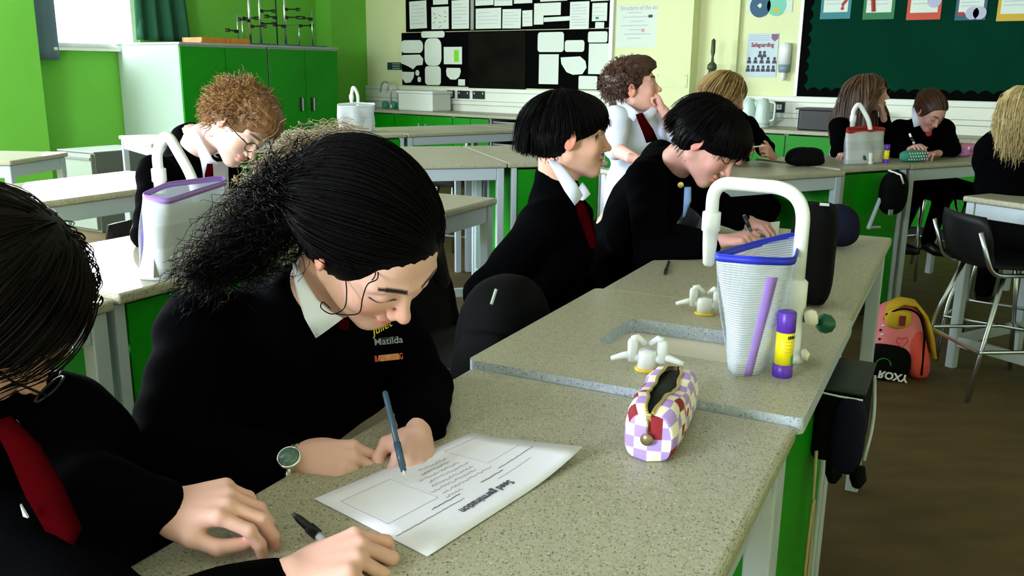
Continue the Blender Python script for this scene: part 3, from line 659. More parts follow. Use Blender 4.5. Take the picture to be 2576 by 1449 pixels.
# middle rows
o = Vector((-.03, 5.12, 0)); u = dirb(74)
edge_table('empty pale table right behind the curly haired girl, front row of the middle block', o - u * 1.2, 74, 1.195, .60, .9, rail=True)
edge_table('empty pale table at the back of the middle block', o - u * 1.2 + dirb(-16) * .605, 74, 1.195, .60, .9)
edge_table('green sided sink unit behind the boy with bowl haircut', o, 74, .62, .60, .9, fn=sink_unit)
edge_table('table joined behind the green sink unit of the middle block', o + dirb(-16) * .605, 74, .62, .60, .9)
o2 = Vector((-2.5, 6.15, 0)); u2 = dirb(53)
edge_table('white table in front of the tall green cupboards', o2, 53, 1.22, .88, .9)
edge_table('sink unit with small white tap in front of the cupboards', o2 + u2 * 1.23, 53, .8, .88, .9, fn=sink_unit)
edge_table('long table in front of the open tray shelves, left part', o2 + u2 * 2.04, 53, 1.2, .88, .9)
edge_table('long table in front of the open tray shelves, right part', o2 + u2 * 3.25, 53, 1.2, .88, .9)
# right row
o3 = Vector((1.83, 4.985, 0)); u3 = dirb(61)
edge_table('dark grey table with a black pencil case, where the blonde girl sits', o3 - u3 * 1.24 - dirb(-29) * .08, 61, 1.2, .66, .9)
edge_table('sink unit on the right with a clear red-topped case and small tap', o3, 61, .60, .66, .905, fn=sink_unit)
edge_table('table on the right with teal and pink pencil cases', o3 + u3 * .61 - dirb(-29) * .0, 61, 1.2, .66, .9)
edge_table('tall white legged table in the foreground at the right edge', (2.157, 4.236), 150, 1.2, .62, .86, away=-90, rail=True)

# ------------------------------------------------------------------ chairs
def chair(label, loc, yaw, grp='black high chairs with steel legs', seat=.60):
    t = thing('high_chair', label, 'chair', (loc[0], loc[1], 0), yaw, grp)      # faces local +y
    P = []
    for i in range(15):
        v = i / 14; row = []
        for j in range(11):
            x = (j / 10 - .5)
            if v < .55: q = v / .55; y = .20 - .40 * q; z = seat - .012 * math.sin(q * math.pi) + (.02 if q < .1 else 0) * 0; wd = .40 - .02 * q
            elif v < .68: q = (v - .55) / .13; y = -.20 - .035 * q; z = seat + .06 * q * q; wd = .38 - .02 * q
            else: q = (v - .68) / .32; y = -.235 - .04 * q; z = seat + .06 + .17 * q; wd = .36 + .04 * math.sin(q * math.pi) - .05 * q
            row.append((x * wd, y + (.03 * (4 * x * x) if v > .6 else 0), z + (.02 * 4 * x * x if v < .6 else 0)))
        P.append(row)
    ob('seat_shell', MB().grid(P, .010), M['chairp'], t, smooth=True)
    for s in (-1, 1):
        ob('leg', MB().tube(rbend([(s * .15, .14, seat - .02), (s * .20, .20, seat * .5), (s * .21, .23, .012)], .04), .011, 8), M['chrome'], t, smooth=True)
        ob('leg', MB().tube(rbend([(s * .15, -.12, seat - .02), (s * .20, -.20, seat * .5), (s * .21, -.25, .012)], .04), .011, 8), M['chrome'], t, smooth=True)
        ob('back_tube', MB().tube(rbend([(s * .16, .15, seat - .022), (s * .185, -.20, seat - .022), (s * .18, -.275, seat + .17)], .06), .010, 8), M['chrome'], t, smooth=True)
    for z, w in ((.24, .205), ):
        ob('foot_rail', MB().tube([(-w, .215, z), (w, .215, z)], .009, 8), M['chrome'], t); ob('foot_rail', MB().tube([(-w, -.225, z), (w, -.225, z)], .009, 8), M['chrome'], t)
        for s in (-1, 1): ob('foot_rail', MB().tube([(s * w, .215, z), (s * w, -.225, z)], .009, 8), M['chrome'], t)
    return t
def fyaw(b): return math.radians(-b)         # local +y pointing along compass heading b
FB = math.degrees(YB)
chair('empty chair at the far right, its bent steel back tube and open legs in view', at(2540, 660, .60), fyaw(85))
chair('chair with sunlit seat at the left between two long tables', Bw(-2.78, 1.75), fyaw(FB + 90))
chair('empty chair seen between the boy with glasses and the curly haired girl', at(668, 408, .6), fyaw(FB + 60))
chair('empty black chair tucked under the middle block right of the curly hair', at(1170, 462, .60), fyaw(200))
chair('chair pushed beside the far corner of the glasses boy\'s table', Bw(-1.25, 4.05), fyaw(FB + 200))
chair('chair the boy with glasses sits on', Bw(-2.62, 2.42), fyaw(FB + 90))
chair('chair the curly haired girl sits on', Bw(-1.20, .88), fyaw(FB + 90))
chair('chair under the boy with bowl haircut', Bw(-1.20, 2.20), fyaw(FB + 90))
chair('chair under the boy leaning over his writing', Bw(-1.15, 2.95), fyaw(FB + 85))

# ------------------------------------------------------------------ taps
def gas_tap(label, p, yaw):
    t = thing('gas_tap', label, 'gas tap', p, yaw, 'white gas taps beside the sink')
    ob('base_ring', MB().lathe([(.021, 0), (.022, .003), (.020, .005)], n=20), M['yring'], t, smooth=True)
    ob('turret', MB().lathe([(.017, .004), (.0175, .03), (.016, .036), (.0, .038)], n=20), M['white'], t, smooth=True)
    for s in (-1, 1):
        b = MB(); b.lathe([(.009, -.012), (.0095, .022), (.007, .028), (0, .029)], (s * .026, 0, .028), 14)
        b.tube([(s * .010, 0, .022), (s * .03, 0, .022)], .008, 10)
        ob('valve', b, M['white'], t, smooth=True)
        ob('nozzle', MB().tube([(s * .028, 0, .026), (s * .04, 0, .024), (s * .052, 0, .020), (s * .064, 0, .016)], [.0075, .0065, .0055, .004], 10), M['white'], t, smooth=True)
        ob('lever', MB().tube([(s * .026, .0, .054), (s * .018, .004, .058), (s * .004, .008, .046)], [.008, .0065, .005], 8), M['white'], t, smooth=True)
    return t
gas_tap('white double gas tap behind the basin, nearer the black pen', Bw(-.472, 1.875, .90), -YB + .05)
gas_tap('white double gas tap in front of the basin beside the chequered case', Bw(-.463, 1.452, .90), -YB + .25)
t = thing('water_tap', 'large white swan-neck tap over the main sink', 'tap', Bw(-.245, 1.635, .90), -YB + math.pi * .0)
LX = -.17
ob('pedestal', MB().lathe([(.024, 0), (.024, .012), (.016, .018), (.016, .10), (.019, .105), (.019, .15), (.014, .155)], n=20), M['white'], t, smooth=True)
ob('spout', MB().tube(rbend([(0, 0, .14), (0, 0, .318), (LX, .02, .318), (LX, .02, .245)], .062, 12), .0125, 16), M['white'], t, smooth=True)
ob('nozzle', MB().lathe([(.0165, 0), (.0175, -.002), (.0175, -.036), (.0145, -.038), (.0135, -.065), (.011, -.10), (.007, -.105)][::-1], (LX, .02, .262), 18), M['white'], t, smooth=True)
ob('rear_nozzle_knob', MB().lathe([(0, -.01), (.013, -.008), (.016, .004), (.012, .012), (0, .014)], (.028, .0, .085), 14, R=Euler((0, 1.3, 0)).to_matrix()), M['basin'], t, smooth=True)
ob('lower_knob', MB().lathe([(0, -.006), (.010, -.004), (.012, .004), (0, .010)], (.026, -.012, .018), 14, R=Euler((0, 1.3, 0)).to_matrix()), M['basin'], t, smooth=True)
ob('valve_handle', MB().tube([(.012, .005, .082), (.036, .03, .072)], .007, 8).lathe([(0, -.014), (.016, -.012), (.019, 0), (.015, .014), (0, .016)], (.05, .045, .066), 10, R=Euler((1.2, .8, 0)).to_matrix()), M['dgreen'], t, smooth=True)
def small_tap(label, base, pts, r=.012, handle=True, yaw=0):
    t = thing('water_tap', label, 'tap', base, yaw)
    ob('pedestal', MB().lathe([(.022, 0), (.022, .01), (.016, .018), (.016, .06), (.013, .065)], n=16), M['white'], t, smooth=True)
    ob('spout', MB().tube(pts, r, 14), M['white'], t, smooth=True)
    e = Vector(pts[-1]); ob('nozzle', MB().lathe([(r * 1.05, .02), (r * 1.4, .018), (r * 1.4, -.018), (r * 1.15, -.02), (r, -.05), (r * .7, -.052)][::-1], e, 14), M['white'], t, smooth=True)
    if handle: ob('valve_handle', MB().tube([(-.01, 0, .035), (-.03, -.01, .035)], .007, 8).lathe([(0, -.02), (.018, -.018), (.022, 0), (.019, .016), (0, .02)], (-.048, -.018, .035), 10, R=Euler((.4, 1.0, 0)).to_matrix()), M['dgreen'], t, smooth=True)
    return t
b0 = at(512, 640, .90)
def rel(b, px, py, dep): return J(px, py, dep) - b
small_tap('white bent tap in front of the boy with glasses', b0, [(0, 0, .05)] + rbend([rel(b0, 512, 600, 2.46), rel(b0, 488, 452, 2.47), rel(b0, 418, 330, 2.5), rel(b0, 393, 380, 2.52), rel(b0, 400, 440, 2.52)], .05, 8), .0145)
b0 = at(2186, 412, .905)
small_tap('white bent tap on the right sink unit behind the clear case', b0, [(0, 0, .04)] + rbend([rel(b0, 2187, 390, 5.38), rel(b0, 2190, 310, 5.38), rel(b0, 2160, 258, 5.4), rel(b0, 2146, 280, 5.4), rel(b0, 2146, 298, 5.4)], .06, 8), .0135)
b0 = at(901, 326, .90)
small_tap('small white swan-neck tap in front of the green cupboards', b0, rbend([(0, 0, .05), rel(b0, 901, 238, b0.y), rel(b0, 888, 214, b0.y), rel(b0, 884, 240, b0.y), rel(b0, 884, 244, b0.y)], .06, 8), .014, handle=False)

# ------------------------------------------------------------------ stationery
def glue(label, p, h=.115, tilt=(0, 0), r=.0155):
    t = thing('glue_stick', label, 'glue stick', p, .3, 'purple capped yellow glue sticks'); t.rotation_euler = (tilt[0], tilt[1], .3)
    ob('base_cap', MB().lathe([(r * 1.08, 0), (r * 1.12, .002), (r * 1.12, .022), (r, .023)], n=24), M['purplec'], t, smooth=True)
    ob('barrel', MB().lathe([(r, .02), (r, h * .70)], n=24), M['yellow'], t, smooth=True)
    ob('cap', MB().lathe([(r * 1.02, h * .69), (r * 1.05, h * .695), (r * 1.03, h - .002), (r * .9, h), (0, h - .001)], n=24), M['purplec'], t, smooth=True)
    # green panel on the label
    g = MB(); g.add([((r + .0004) * math.cos(a), (r + .0004) * math.sin(a), z) for z in (.024, .040) for a in [math.radians(-75 + 8 * k) for k in range(8)]], [(k, k + 1, 9 + k, 8 + k) for k in range(7)]); ob('green_panel', g, M['labelgreen'], t, smooth=True)
    for q in range(4):
        l = MB(); l.add([((r + .0004) * math.cos(a), (r + .0004) * math.sin(a), z) for z in (.047 + q * .006, .0485 + q * .006) for a in [math.radians(-120 + 9 * k) for k in range(6)]], [(k, k + 1, 7 + k, 6 + k) for k in range(5)]); ob('print_line', l, mat('olive_print', lin(190, 170, 20), .6) if q == 0 and 'olive' not in M else M['olive'], t) if False else ob('print_line', l, M['ybag'], t)
    return t
g = glue('glue stick standing on the main sink unit beside the mesh case', at(1967, 945, .90), .118)
o = text('lettering', 'UHU', .0075, M['dark'], g, Matrix.Translation((.001, -.0160, .074)) @ Matrix.Rotation(math.pi / 2, 4, 'X') @ Matrix.Rotation(.25, 4, 'Y'), bold=.0003)
for v in o.data.vertices: v.co.z = v.co.z + .0156 * 0
glue('glue stick beside the purple-rimmed case near the boy with glasses', at(570, 640, .90), .10)
glue('small glue stick on the right sink unit beside the red-topped case', at(2228, 410, .905), .11)

def zip_case(label, corners, bottom, z0, m_side, m_zip, board=None, th=.0012, grp=None, zipw=.012, rows=14, cat='pencil case'):
    """open clear pouch: a closed loop at the mouth (corners), a narrow loop at the base (bottom)"""
    t = thing('clear_zip_case', label, cat, (0, 0, 0)); c0 = sum((Vector(p) for p in bottom), Vector()) / len(bottom); t.location = c0
    top = [Vector(p) - c0 for p in corners]; bot = [Vector(p) - c0 for p in bottom]
    def loop(pts, n=48):
        L = [0]
        for i in range(len(pts)): L.append(L[-1] + (pts[(i + 1) % len(pts)] - pts[i]).length)
        out = []
        for k in range(n):
            s = k / n * L[-1]; i = max(j for j in range(len(pts)) if L[j] <= s + 1e-9); q = (s - L[i]) / (L[i + 1] - L[i]); out.append(pts[i].lerp(pts[(i + 1) % len(pts)], q))
        for _ in range(2): out = [(out[k - 1] + out[k] * 2 + out[(k + 1) % n]) / 4 for k in range(n)]
        return out
    A, Bq = loop(top), loop(bot); mb = MB(); n = 48
    P = []
    for i in range(rows + 1):
        v = i / rows; row = []
        for k in range(n + 1):
            a, b = A[k % n], Bq[k % n]; p = a.lerp(b, v); mid = (sum(A, Vector()) / n).lerp(sum(Bq, Vector()) / n, v)
            w = 1 + .06 * math.sin(v * math.pi) * math.sin(k * .7 + 4 * v); q = mid + (p - mid) * w; q.z = p.z; row.append(q)
        P.append(row)
    body = ob('pouch', mb.grid(P), m_side, t, smooth=True)
    s = body.modifiers.new('thickness', 'SOLIDIFY'); s.thickness = th
    zt = MB(); Pz = []
    for v in (0, 1):
        Pz.append([(A[k % n] * (1.0) + Vector((0, 0, .002 - v * zipw)) + (A[k % n] - sum(A, Vector()) / n).normalized() * .001) for k in range(n + 1)])
    ob('zip_tape', zt.grid(Pz, .003), m_zip, t, smooth=True)
    zl = MB().tube([a + Vector((0, 0, .003)) for a in A], .0016, 6, closed=True); ob('zip_teeth', zl, m_zip, t, smooth=True)
    return t, A, Bq, c0
def mesh_plastic(name, scale, tint, line, axis=2, alpha=.35):
    m = mat(name, tint, .25, spec=.6); nt = m.node_tree; b = nt.nodes['Principled BSDF']; tc = nt.nodes.new('ShaderNodeTexCoord')
    w = nt.nodes.new('ShaderNodeTexWave'); w.wave_type = 'BANDS'; w.bands_direction = 'XYZ'[axis]; w.inputs['Scale'].default_value = scale
    nt.links.new(tc.outputs['Object'], w.inputs['Vector']); r = nt.nodes.new('ShaderNodeValToRGB')
    r.color_ramp.elements[0].position = .45; r.color_ramp.elements[1].position = .6; r.color_ramp.elements[0].color = (alpha, alpha, alpha, 1); r.color_ramp.elements[1].color = (line, line, line, 1)
    nt.links.new(w.outputs['Color'], r.inputs[0]); nt.links.new(r.outputs[0], b.inputs['Alpha']); return m
M['mesh'] = mesh_plastic('ribbed_clear_plastic', 75, lin(214, 222, 230), .78, 2, .28)
M['clearp'] = mesh_plastic('clear_case_plastic', 3, lin(226, 232, 238), .62, 2, .5)
# main mesh case
D1 = 1.50
cor = [J(1792, 643, 1.50), J(1905, 610, 1.60), J(2000, 588, 1.66), J(2012, 600, 1.64), J(1998, 655, 1.50), J(1900, 652, 1.46)]
bot = [at(1830, 925, .9012), at(1855, 900, .9012), at(1935, 900, .9012), at(1962, 905, .9012), at(1905, 945, .9012), at(1850, 948, .9012)]
t, A, Bq, c0 = zip_case('tall ribbed clear pencil case with blue zip leaning on the main tap', cor, bot, .9, M['mesh'], M['bluezip'], zipw=.011)
PUR = mat('purple_ruler', lin(160, 124, 216), .4)
kk = min(range(48), key=lambda k: (A[k] + c0 - J(1955, 655, 1.49)).length); mA, mB = sum(A, Vector()) / 48, sum(Bq, Vector()) / 48; RP = []
for i in range(2, 15):
    v = i / 14; row = []
    for k in (kk, kk + 1, kk + 2): p = A[k % 48].lerp(Bq[k % 48], v); mid = mA.lerp(mB, v); q = mid + (p - mid) * (1.014 + .06 * math.sin(v * math.pi) * math.sin((k % 48) * .7 + 4 * v)); q.z = p.z; row.append(q)
    RP.append(row)
ob('purple_ruler', MB().grid(RP, .0015), PUR, t, smooth=True)
# left case with a grey board in it
cor = [J(352, 492, 2.16), J(420, 462, 2.25), J(562, 445, 2.42), J(571, 456, 2.40), J(500, 478, 2.28), J(420, 505, 2.16)]
bot = [at(343, 702, .902), at(400, 668, .902), at(530, 640, .902), at(566, 650, .902), at(470, 690, .902), at(400, 706, .902)]
t, A, Bq, c0 = zip_case('purple-rimmed clear case with a grey board inside, left of the curly haired girl', cor, bot, .9, M['clearp'], M['purpzip'], cat='zip case')
q = [J(388, 520, 2.19), J(568, 500, 2.41), at(566, 652, .91), at(385, 700, .91)]
q = [p - c0 for p in q]; ob('grey_board', MB().slab(q, .004), mat('grey_board', lin(168, 172, 160), .5), t)
for k, cc in enumerate([(150, 120, 220), (190, 100, 190), (230, 130, 110), (110, 150, 220)]):
    a, b = J(366 + 5 * k, 540 + 10 * k, 2.165 + .012 * k) - c0, at(355 + 7 * k, 690, .905) - c0
    ob('felt_pen', MB().tube([a, b], .0055, 8), mat('pen_plastic_%d' % k, lin(*cc), .4), t)
# right far case, back case
cor = [J(2128, 322, 5.25), J(2175, 318, 5.40), J(2228, 322, 5.45), J(2226, 328, 5.42), J(2175, 328, 5.27), J(2130, 328, 5.22)]
bot = [at(2120, 410, .907), at(2170, 402, .907), at(2222, 404, .907), at(2220, 409, .907), at(2170, 413, .907), at(2124, 414, .907)]
t, A, Bq, c0 = zip_case('clear case with red zip standing by the tap on the right sink unit', cor, bot, .9, M['clearp'], M['redzip'], zipw=.02, cat='zip case')
q = [J(2158, 332, 5.34), J(2222, 332, 5.43), at(2218, 406, .915), at(2156, 408, .915)]; ob('grey_board', MB().slab([p - c0 for p in q], .004), mat('grey_board_2', lin(150, 146, 140), .5), t)
q = [J(2132, 335, 5.24), J(2154, 335, 5.29), at(2150, 406, .92), at(2128, 408, .92)]; ob('film_packet', MB().slab([p - c0 for p in q], .006), mat('lilac_film', lin(150, 160, 200), .25), t)
dd = at(900, 330, .9).y
cor = [J(848, 262, dd - .1), J(895, 258, dd), J(944, 260, dd + .05), J(942, 266, dd), J(895, 268, dd - .12), J(850, 268, dd - .14)]
bot = [at(850, 333, .902), at(900, 328, .902), at(942, 328, .902), at(942, 331, .902), at(900, 334, .902), at(856, 335, .902)]
t, A, Bq, c0 = zip_case('pale clear case beside the small tap in front of the cupboards', cor, bot, .9, M['clearp'], M['white'], zipw=.012, cat='zip case')
q = [J(858, 272, dd - .04), J(936, 270, dd + .02), at(934, 330, .91), at(856, 333, .91)]; ob('grey_board', MB().slab([p - c0 for p in q], .004), mat('grey_board_3', lin(190, 200, 210), .5), t)

# worksheet
pc = [at(790, 1255, .8895), at(1075, 1400, .8895), at(1465, 1150, .8895), at(1190, 1088, .8895)]
ws = thing('worksheet', 'white printed worksheet lying on the table under the pen', 'paper', (pc[0] + pc[2]) / 2); W0 = ws.location.copy()
P = []
def wpos(u, v):
    p = pc[0].lerp(pc[3], u).lerp(pc[1].lerp(pc[2], u), v)
    lift = .016 * max(0, (u - .55) / .45) ** 2 * max(0, (v - .2) / .8); return p + Vector((0, 0, lift)) - W0
for i in range(13): P.append([wpos(i / 12, j / 12) for j in range(13)])
ob('sheet', MB().grid(P, .0006), M['a4'], ws, smooth=True)
xa = (pc[2] - pc[1]); ya = (pc[1] - pc[0])     # long side (u), short side (v); page top is the v=1 edge
def wmat(u, v, up=True):    # text matrix: reading towards pc[1], letter tops towards v=1
    p = wpos(u, v) + Vector((0, 0, .0012)); X = -(xa.normalized()); Y = ya.normalized(); Y = (Y - X * Y.dot(X)).normalized(); Z = X.cross(Y)
    if Z.z < 0: pass
    return Matrix(((X.x, Y.x, Z.x, p.x), (X.y, Y.y, Z.y, p.y), (X.z, Y.z, Z.z, p.z), (0, 0, 0, 1)))
text('title', 'Seed germination', .0175, M['ink'], ws, wmat(.47, .82), extrude=.0002, bold=.0002, sx=.85)
def wline(u0, u1, v, m=M['ink'], w=.0007, wave=.0006, seed=0):
    pts = []; rr = random.Random(seed); k = max(4, int(abs(u1 - u0) * 150))
    for i in range(k): pts.append(wpos(u0 + (u1 - u0) * i / (k - 1), v + rr.uniform(-1, 1) * wave / .21 * 1.6) + Vector((0, 0, .0008)))
    ob('written_line', MB().tube(pts, w, 4), m, ws)
wline(.62, .85, .72, M['faint'], .0003, .0002, 1); wline(.25, .42, .66, M['ink'], .0004, .0006, 2); wline(.02, .40, .72, M['ink'], .0003, .0005, 3); wline(.70, .95, .62, M['ink'], .0003, .0004, 4); wline(.55, .70, .66, M['ink'], .0004, .0006, 15)
for k, (a_, b_, v_) in enumerate([(.38, .70, .56), (.36, .64, .50), (.40, .66, .44), (.42, .68, .38), (.40, .66, .32), (.46, .64, .26), (.48, .66, .20), (.36, .46, .62)]): wline(a_, b_, v_, M['ink2'], .0003, .0016, 20 + k)
for (u0, v0), (u1, v1) in (((.06, .58), (.34, .58)), ((.06, .15), (.34, .15)), ((.06, .15), (.06, .58)), ((.34, .15), (.34, .58)), ((.72, .5), (.95, .5)), ((.72, .1), (.95, .1)), ((.72, .1), (.72, .5))):
    ob('box_line', MB().tube([wpos(u0 + (u1 - u0) * k / 6, v0 + (v1 - v0) * k / 6) + Vector((0, 0, .0006)) for k in range(7)], .0003, 4), M['faint'], ws)

def pen(label, a, b, m1, m2, grp=None, r=.0045, cap=True, tip=None):
    a, b = Vector(a), Vector(b); t = thing('pen', label, 'pen', a, group=grp); d = (b - a); L = d.length; u = d / L
    ob('barrel', MB().tube([u * (.28 * L if cap else .1 * L), u * L * .98, u * L], [r * .85, r * .85, r * .6], 10), m1, t, smooth=True)
    if cap: ob('cap', MB().tube([u * 0, u * .01, u * .04 * 1, u * .33 * L], [r * .35, r * .8, r * 1.15, r * 1.2], 10), m2, t, smooth=True)
    else:
        ob('tip', MB().tube([u * 0, u * .012, u * .022], [.0007, .002, r * .8], 10), m2, t, smooth=True)
        ob('grip', MB().tube([u * .02, u * .055], [r * 1.0, r * 1.05], 10), tip or M['dark'], t, smooth=True)
    return t
pen('black capped pen held by the near left hand at the bottom edge', at(737, 1292, .915), J(862, 1400, .90), M['grey'], M['dark'], r=.0056)
pen('black pen lying on the far table by the leaning boy', at(1672, 690, .9035), at(1683, 658, .9035), M['dark'], M['dark'])

# chequered pencil case
def chequer():
    m = mat('chequered_fabric', (1, 1, 1), .6); nt = m.node_tree; b = nt.nodes['Principled BSDF']; N = nt.nodes.new; Lk = nt.links.new
    tc = N('ShaderNodeTexCoord'); sep = N('ShaderNodeSeparateXYZ')
    at_ = N('ShaderNodeUVMap'); at_.uv_map = 'UVMap'; mp = N('ShaderNodeMapping'); Lk(at_.outputs[0], mp.inputs[0])
    ck = N('ShaderNodeTexChecker'); ck.inputs['Scale'].default_value = 1; ck.inputs['Color1'].default_value = (*lin(176, 146, 214), 1); ck.inputs['Color2'].default_value = (*lin(236, 226, 206), 1); Lk(mp.outputs[0], ck.inputs['Vector'])
    fl = N('ShaderNodeVectorMath'); fl.operation = 'FLOOR'; Lk(mp.outputs[0], fl.inputs[0]); wn_ = N('ShaderNodeTexWhiteNoise'); Lk(fl.outputs[0], wn_.inputs['Vector'])
    gt = N('ShaderNodeMath'); gt.operation = 'GREATER_THAN'; gt.inputs[1].default_value = .86; Lk(wn_.outputs['Value'], gt.inputs[0])
    mx = N('ShaderNodeMixRGB'); mx.inputs[2].default_value = (*lin(140, 26, 40), 1); Lk(gt.outputs[0], mx.inputs[0]); Lk(ck.outputs['Color'], mx.inputs[1]); Lk(mx.outputs[0], b.inputs['Base Color']); return m
cp, cq = at(1640, 1150, .888), at(1745, 985, .888)
A0 = at(1628, 1158, .888); A1 = at(1728, 968, .888); ax = (A1 - A0); Lp = .212
yawp = math.atan2(ax.y, ax.x)
t = thing('pencil_case', 'chequered lilac and cream pencil case with dark red squares, zip open', 'pencil case', A0 + ax.normalized() * Lp / 2, yawp)
NI, NJ = 40, 46; P = []; UV = []
def csec(a, wv, hv):   # closed-bottom loaf section with slit at top; a in [0,1] from one lip round the base to the other
    n = 4.0; th = math.pi / 2 + .16 + a * (2 * math.pi - .32)
    c, s_ = math.cos(th), math.sin(th); q = (abs(c) ** n + abs(s_) ** n) ** (-1 / n); x = c * q * wv; z = s_ * q * hv
    if s_ > 0: x *= (1 - .38 * s_ ** 2)
    return x, z
for i in range(NI + 1):
    v = i / NI; xl = (v - .5) * Lp; e = 1 - abs(2 * v - 1) ** 7 * .20; hv = .0400 * (1 - .10 * abs(2 * v - 1) ** 3) * (.93 + .07 * math.sin(v * 9)); row = []; uvr = []
    for j in range(NJ + 1):
        a = j / NJ; x, z = csec(a, .040 * e, hv); op = .013 * math.sin(math.pi * min(1, max(0, (v + .02) * .9))) * max(0, z / hv - .5) * 2
        wr = .0012 * math.sin(v * 31 + a * 12) * (1 if abs(a - .5) > .25 else 0)
        row.append((xl, x + (op if x > 0 else -op) + wr, z + hv + .001)); uvr.append((v * 10.0, a * 13.0))
    P.append(row); UV.append(uvr)
mb = MB().grid(P); CKM = chequer(); body = ob('body', mb, [CKM, M['dark']], t, smooth=True)
uvl = body.data.uv_layers.new(name='UVMap')
flat = [u for r_ in UV for u in r_]
for lp in body.data.loops: uvl.data[lp.index].uv = flat[lp.vertex_index] if lp.vertex_index < len(flat) else (0, 0)
sm = body.modifiers.new('thickness', 'SOLIDIFY'); sm.thickness = .0025; sm.offset = 1
for end, nm_ in ((0, 'front_panel'), (NI, 'back_panel')):
    ring = P[end]; cx = ring[0][0]; mid = [(cx + (-.007 if end == 0 else .007), (ring[j][1] + ring[NJ - j][1]) / 2, ring[j][2]) for j in range(NJ // 2 + 1)]
    G = [[ring[j], ((ring[j][0] * .4 + mid[j][0] * .6), ring[j][1] * .5 + mid[j][1] * .5, ring[j][2]), mid[j], ((ring[j][0] * .4 + mid[j][0] * .6), ring[NJ - j][1] * .5 + mid[j][1] * .5, ring[j][2]), ring[NJ - j]] for j in range(NJ // 2 + 1)]
    o = ob(nm_, MB().grid(G), CKM, t, smooth=True); ul = o.data.uv_layers.new(name='UVMap')
    for lp in o.data.loops: c_ = o.data.vertices[lp.vertex_index].co; ul.data[lp.index].uv = (c_.y / .0195 + 20, c_.z / .0175 + 3)
soft_l = MB().tube([(-Lp * .44, 0, .040), (Lp * .44, 0, .040)], .030, 12); ob('lining', soft_l, mat('dark_green_lining', lin(20, 34, 26), .8), t, smooth=True)
for sgn, J_ in ((1, 0), (-1, NJ)): ob('zip_tape', MB().tube([Vector(P[i][J_]) + Vector((0, 0, .001)) for i in range(NI + 1)], .0026, 8), M['brass'], t, smooth=True)
ob('zip_slider', MB().box((-Lp / 2 - .004, 0, .066), (.006, .008, .012)), M['brass'], t, bevel=.002)
ob('zip_pull', MB().lathe([(0, -.001), (.009, -.001), (.009, .001), (0, .002)], (-Lp / 2 - .012, .0, .036), 16, R=Euler((0, math.pi / 2, 0)).to_matrix()).tube([(-Lp / 2 - .007, 0, .064), (-Lp / 2 - .011, 0, .046)], .0015, 6), mat('bronze_pull', lin(150, 130, 100), .35, metal=.6), t, smooth=True)
ob('printed_strawberry', MB().lathe([(.0065, 0), (.0065, .001)], (-.035, -.0415, .052), 10, R=Euler((math.pi / 2, 0, 0)).to_matrix()), mat('red_spot', lin(206, 30, 30), .5), t)

# soft cases and bags
def soft(name, label, cat, loc, yaw, sx, sy, sz, m, n=3.2, parts=None, rough=.03, taper=0, seed=0, grp=None):
    t = thing(name, label, cat, loc, yaw, grp); mb = MB(); a, b = 18, 28; vs = []; rr = random.Random(seed); ph = [rr.uniform(0, 6) for _ in range(4)]
    for i in range(a + 1):
        th = -math.pi / 2 + math.pi * i / a
        for j in range(b):
            q = 2 * math.pi * j / b; x, y, z = math.cos(th) * math.cos(q), math.cos(th) * math.sin(q), math.sin(th)
            k = (abs(x) ** n + abs(y) ** n + abs(z) ** n) ** (-1 / n); w = 1 + rough * (math.sin(3 * q + ph[0] + 2 * z) + .6 * math.sin(5 * z + ph[1] + q) + .4 * math.sin(9 * q + ph[2]))
            tp = 1 - taper * (z * k * .5 + .5); zz = max(z * k * w, -1)
            vs.append((x * k * w * sx / 2 * tp, y * k * w * sy / 2 * tp, (zz + 1) * sz / 2))
    fs = [(i * b + j, i * b + (j + 1) % b, (i + 1) * b + (j + 1) % b, (i + 1) * b + j) for i in range(a) for j in range(b)]
    ob('body', mb.add(vs, fs), m, t, smooth=True); return t
p = at(2032, 420, .9)
t = soft('pencil_case', 'black soft pencil case on the dark table at the right', 'pencil case', p + Vector((0, .06, .001)), .35, .26, .13, .105, M['bagblack'], taper=.2, seed=2)
ob('zip', MB().tube([(-.11, 0, .085), (-.05, -.01, .1), (.05, -.01, .1), (.11, 0, .088)], .003, 6), M['dark'], t)
t = soft('pencil_case', 'teal pencil case with rows of pale dots', 'pencil case', at(2305, 409, .9) + Vector((0, .05, .001)), .45, .20, .08, .07, M['teal'], seed=3)
dots = MB()
for r_ in range(3):
    for k in range(8): ob('dot', MB().lathe([(.0055, 0), (.005, .0015), (0, .002)], (-.077 + .022 * k + .01 * (r_ % 2), -.0405 + .003 * abs(r_ - 1), .018 + .018 * r_), 8, R=Euler((math.pi / 2, 0, 0)).to_matrix()), M['white'], t)
t = soft('pencil_case', 'pink and lilac fluffy pencil case with a tiny animal charm', 'pencil case', at(2418, 395, .9) + Vector((.02, .06, .001)), .45, .25, .10, .085, mat('pink_plush', lin(226, 130, 160), .9, noise=(14, lin(170, 130, 210), .8)), seed=4, rough=.05)
for k in range(5): ob('seam', MB().tube([(-.09 + .018 * k, -.052, .02), (-.085 + .018 * k, -.05, .06)], .003, 6), M['purpzip'], t)
ob('charm', MB().lathe([(0, 0), (.012, .002), (0, .008)], (.01, -.05, .055), 10, R=Euler((math.pi / 2, 0, 0)).to_matrix()), M['white'], t); ob('heart', MB().lathe([(0, 0), (.010, .002), (0, .006)], (.035, -.05, .035), 8, R=Euler((math.pi / 2, 0, 0)).to_matrix()), mat('pink_heart', lin(214, 40, 90), .6), t)
t = soft('bottle_bag', 'tall black soft bag standing on the bench behind the main tap', 'bag', at(2046, 775, .9) + Vector((.0, .04, .001)), -YB, .098, .10, .235, M['bagblack'], n=4.5, rough=.012, seed=5)
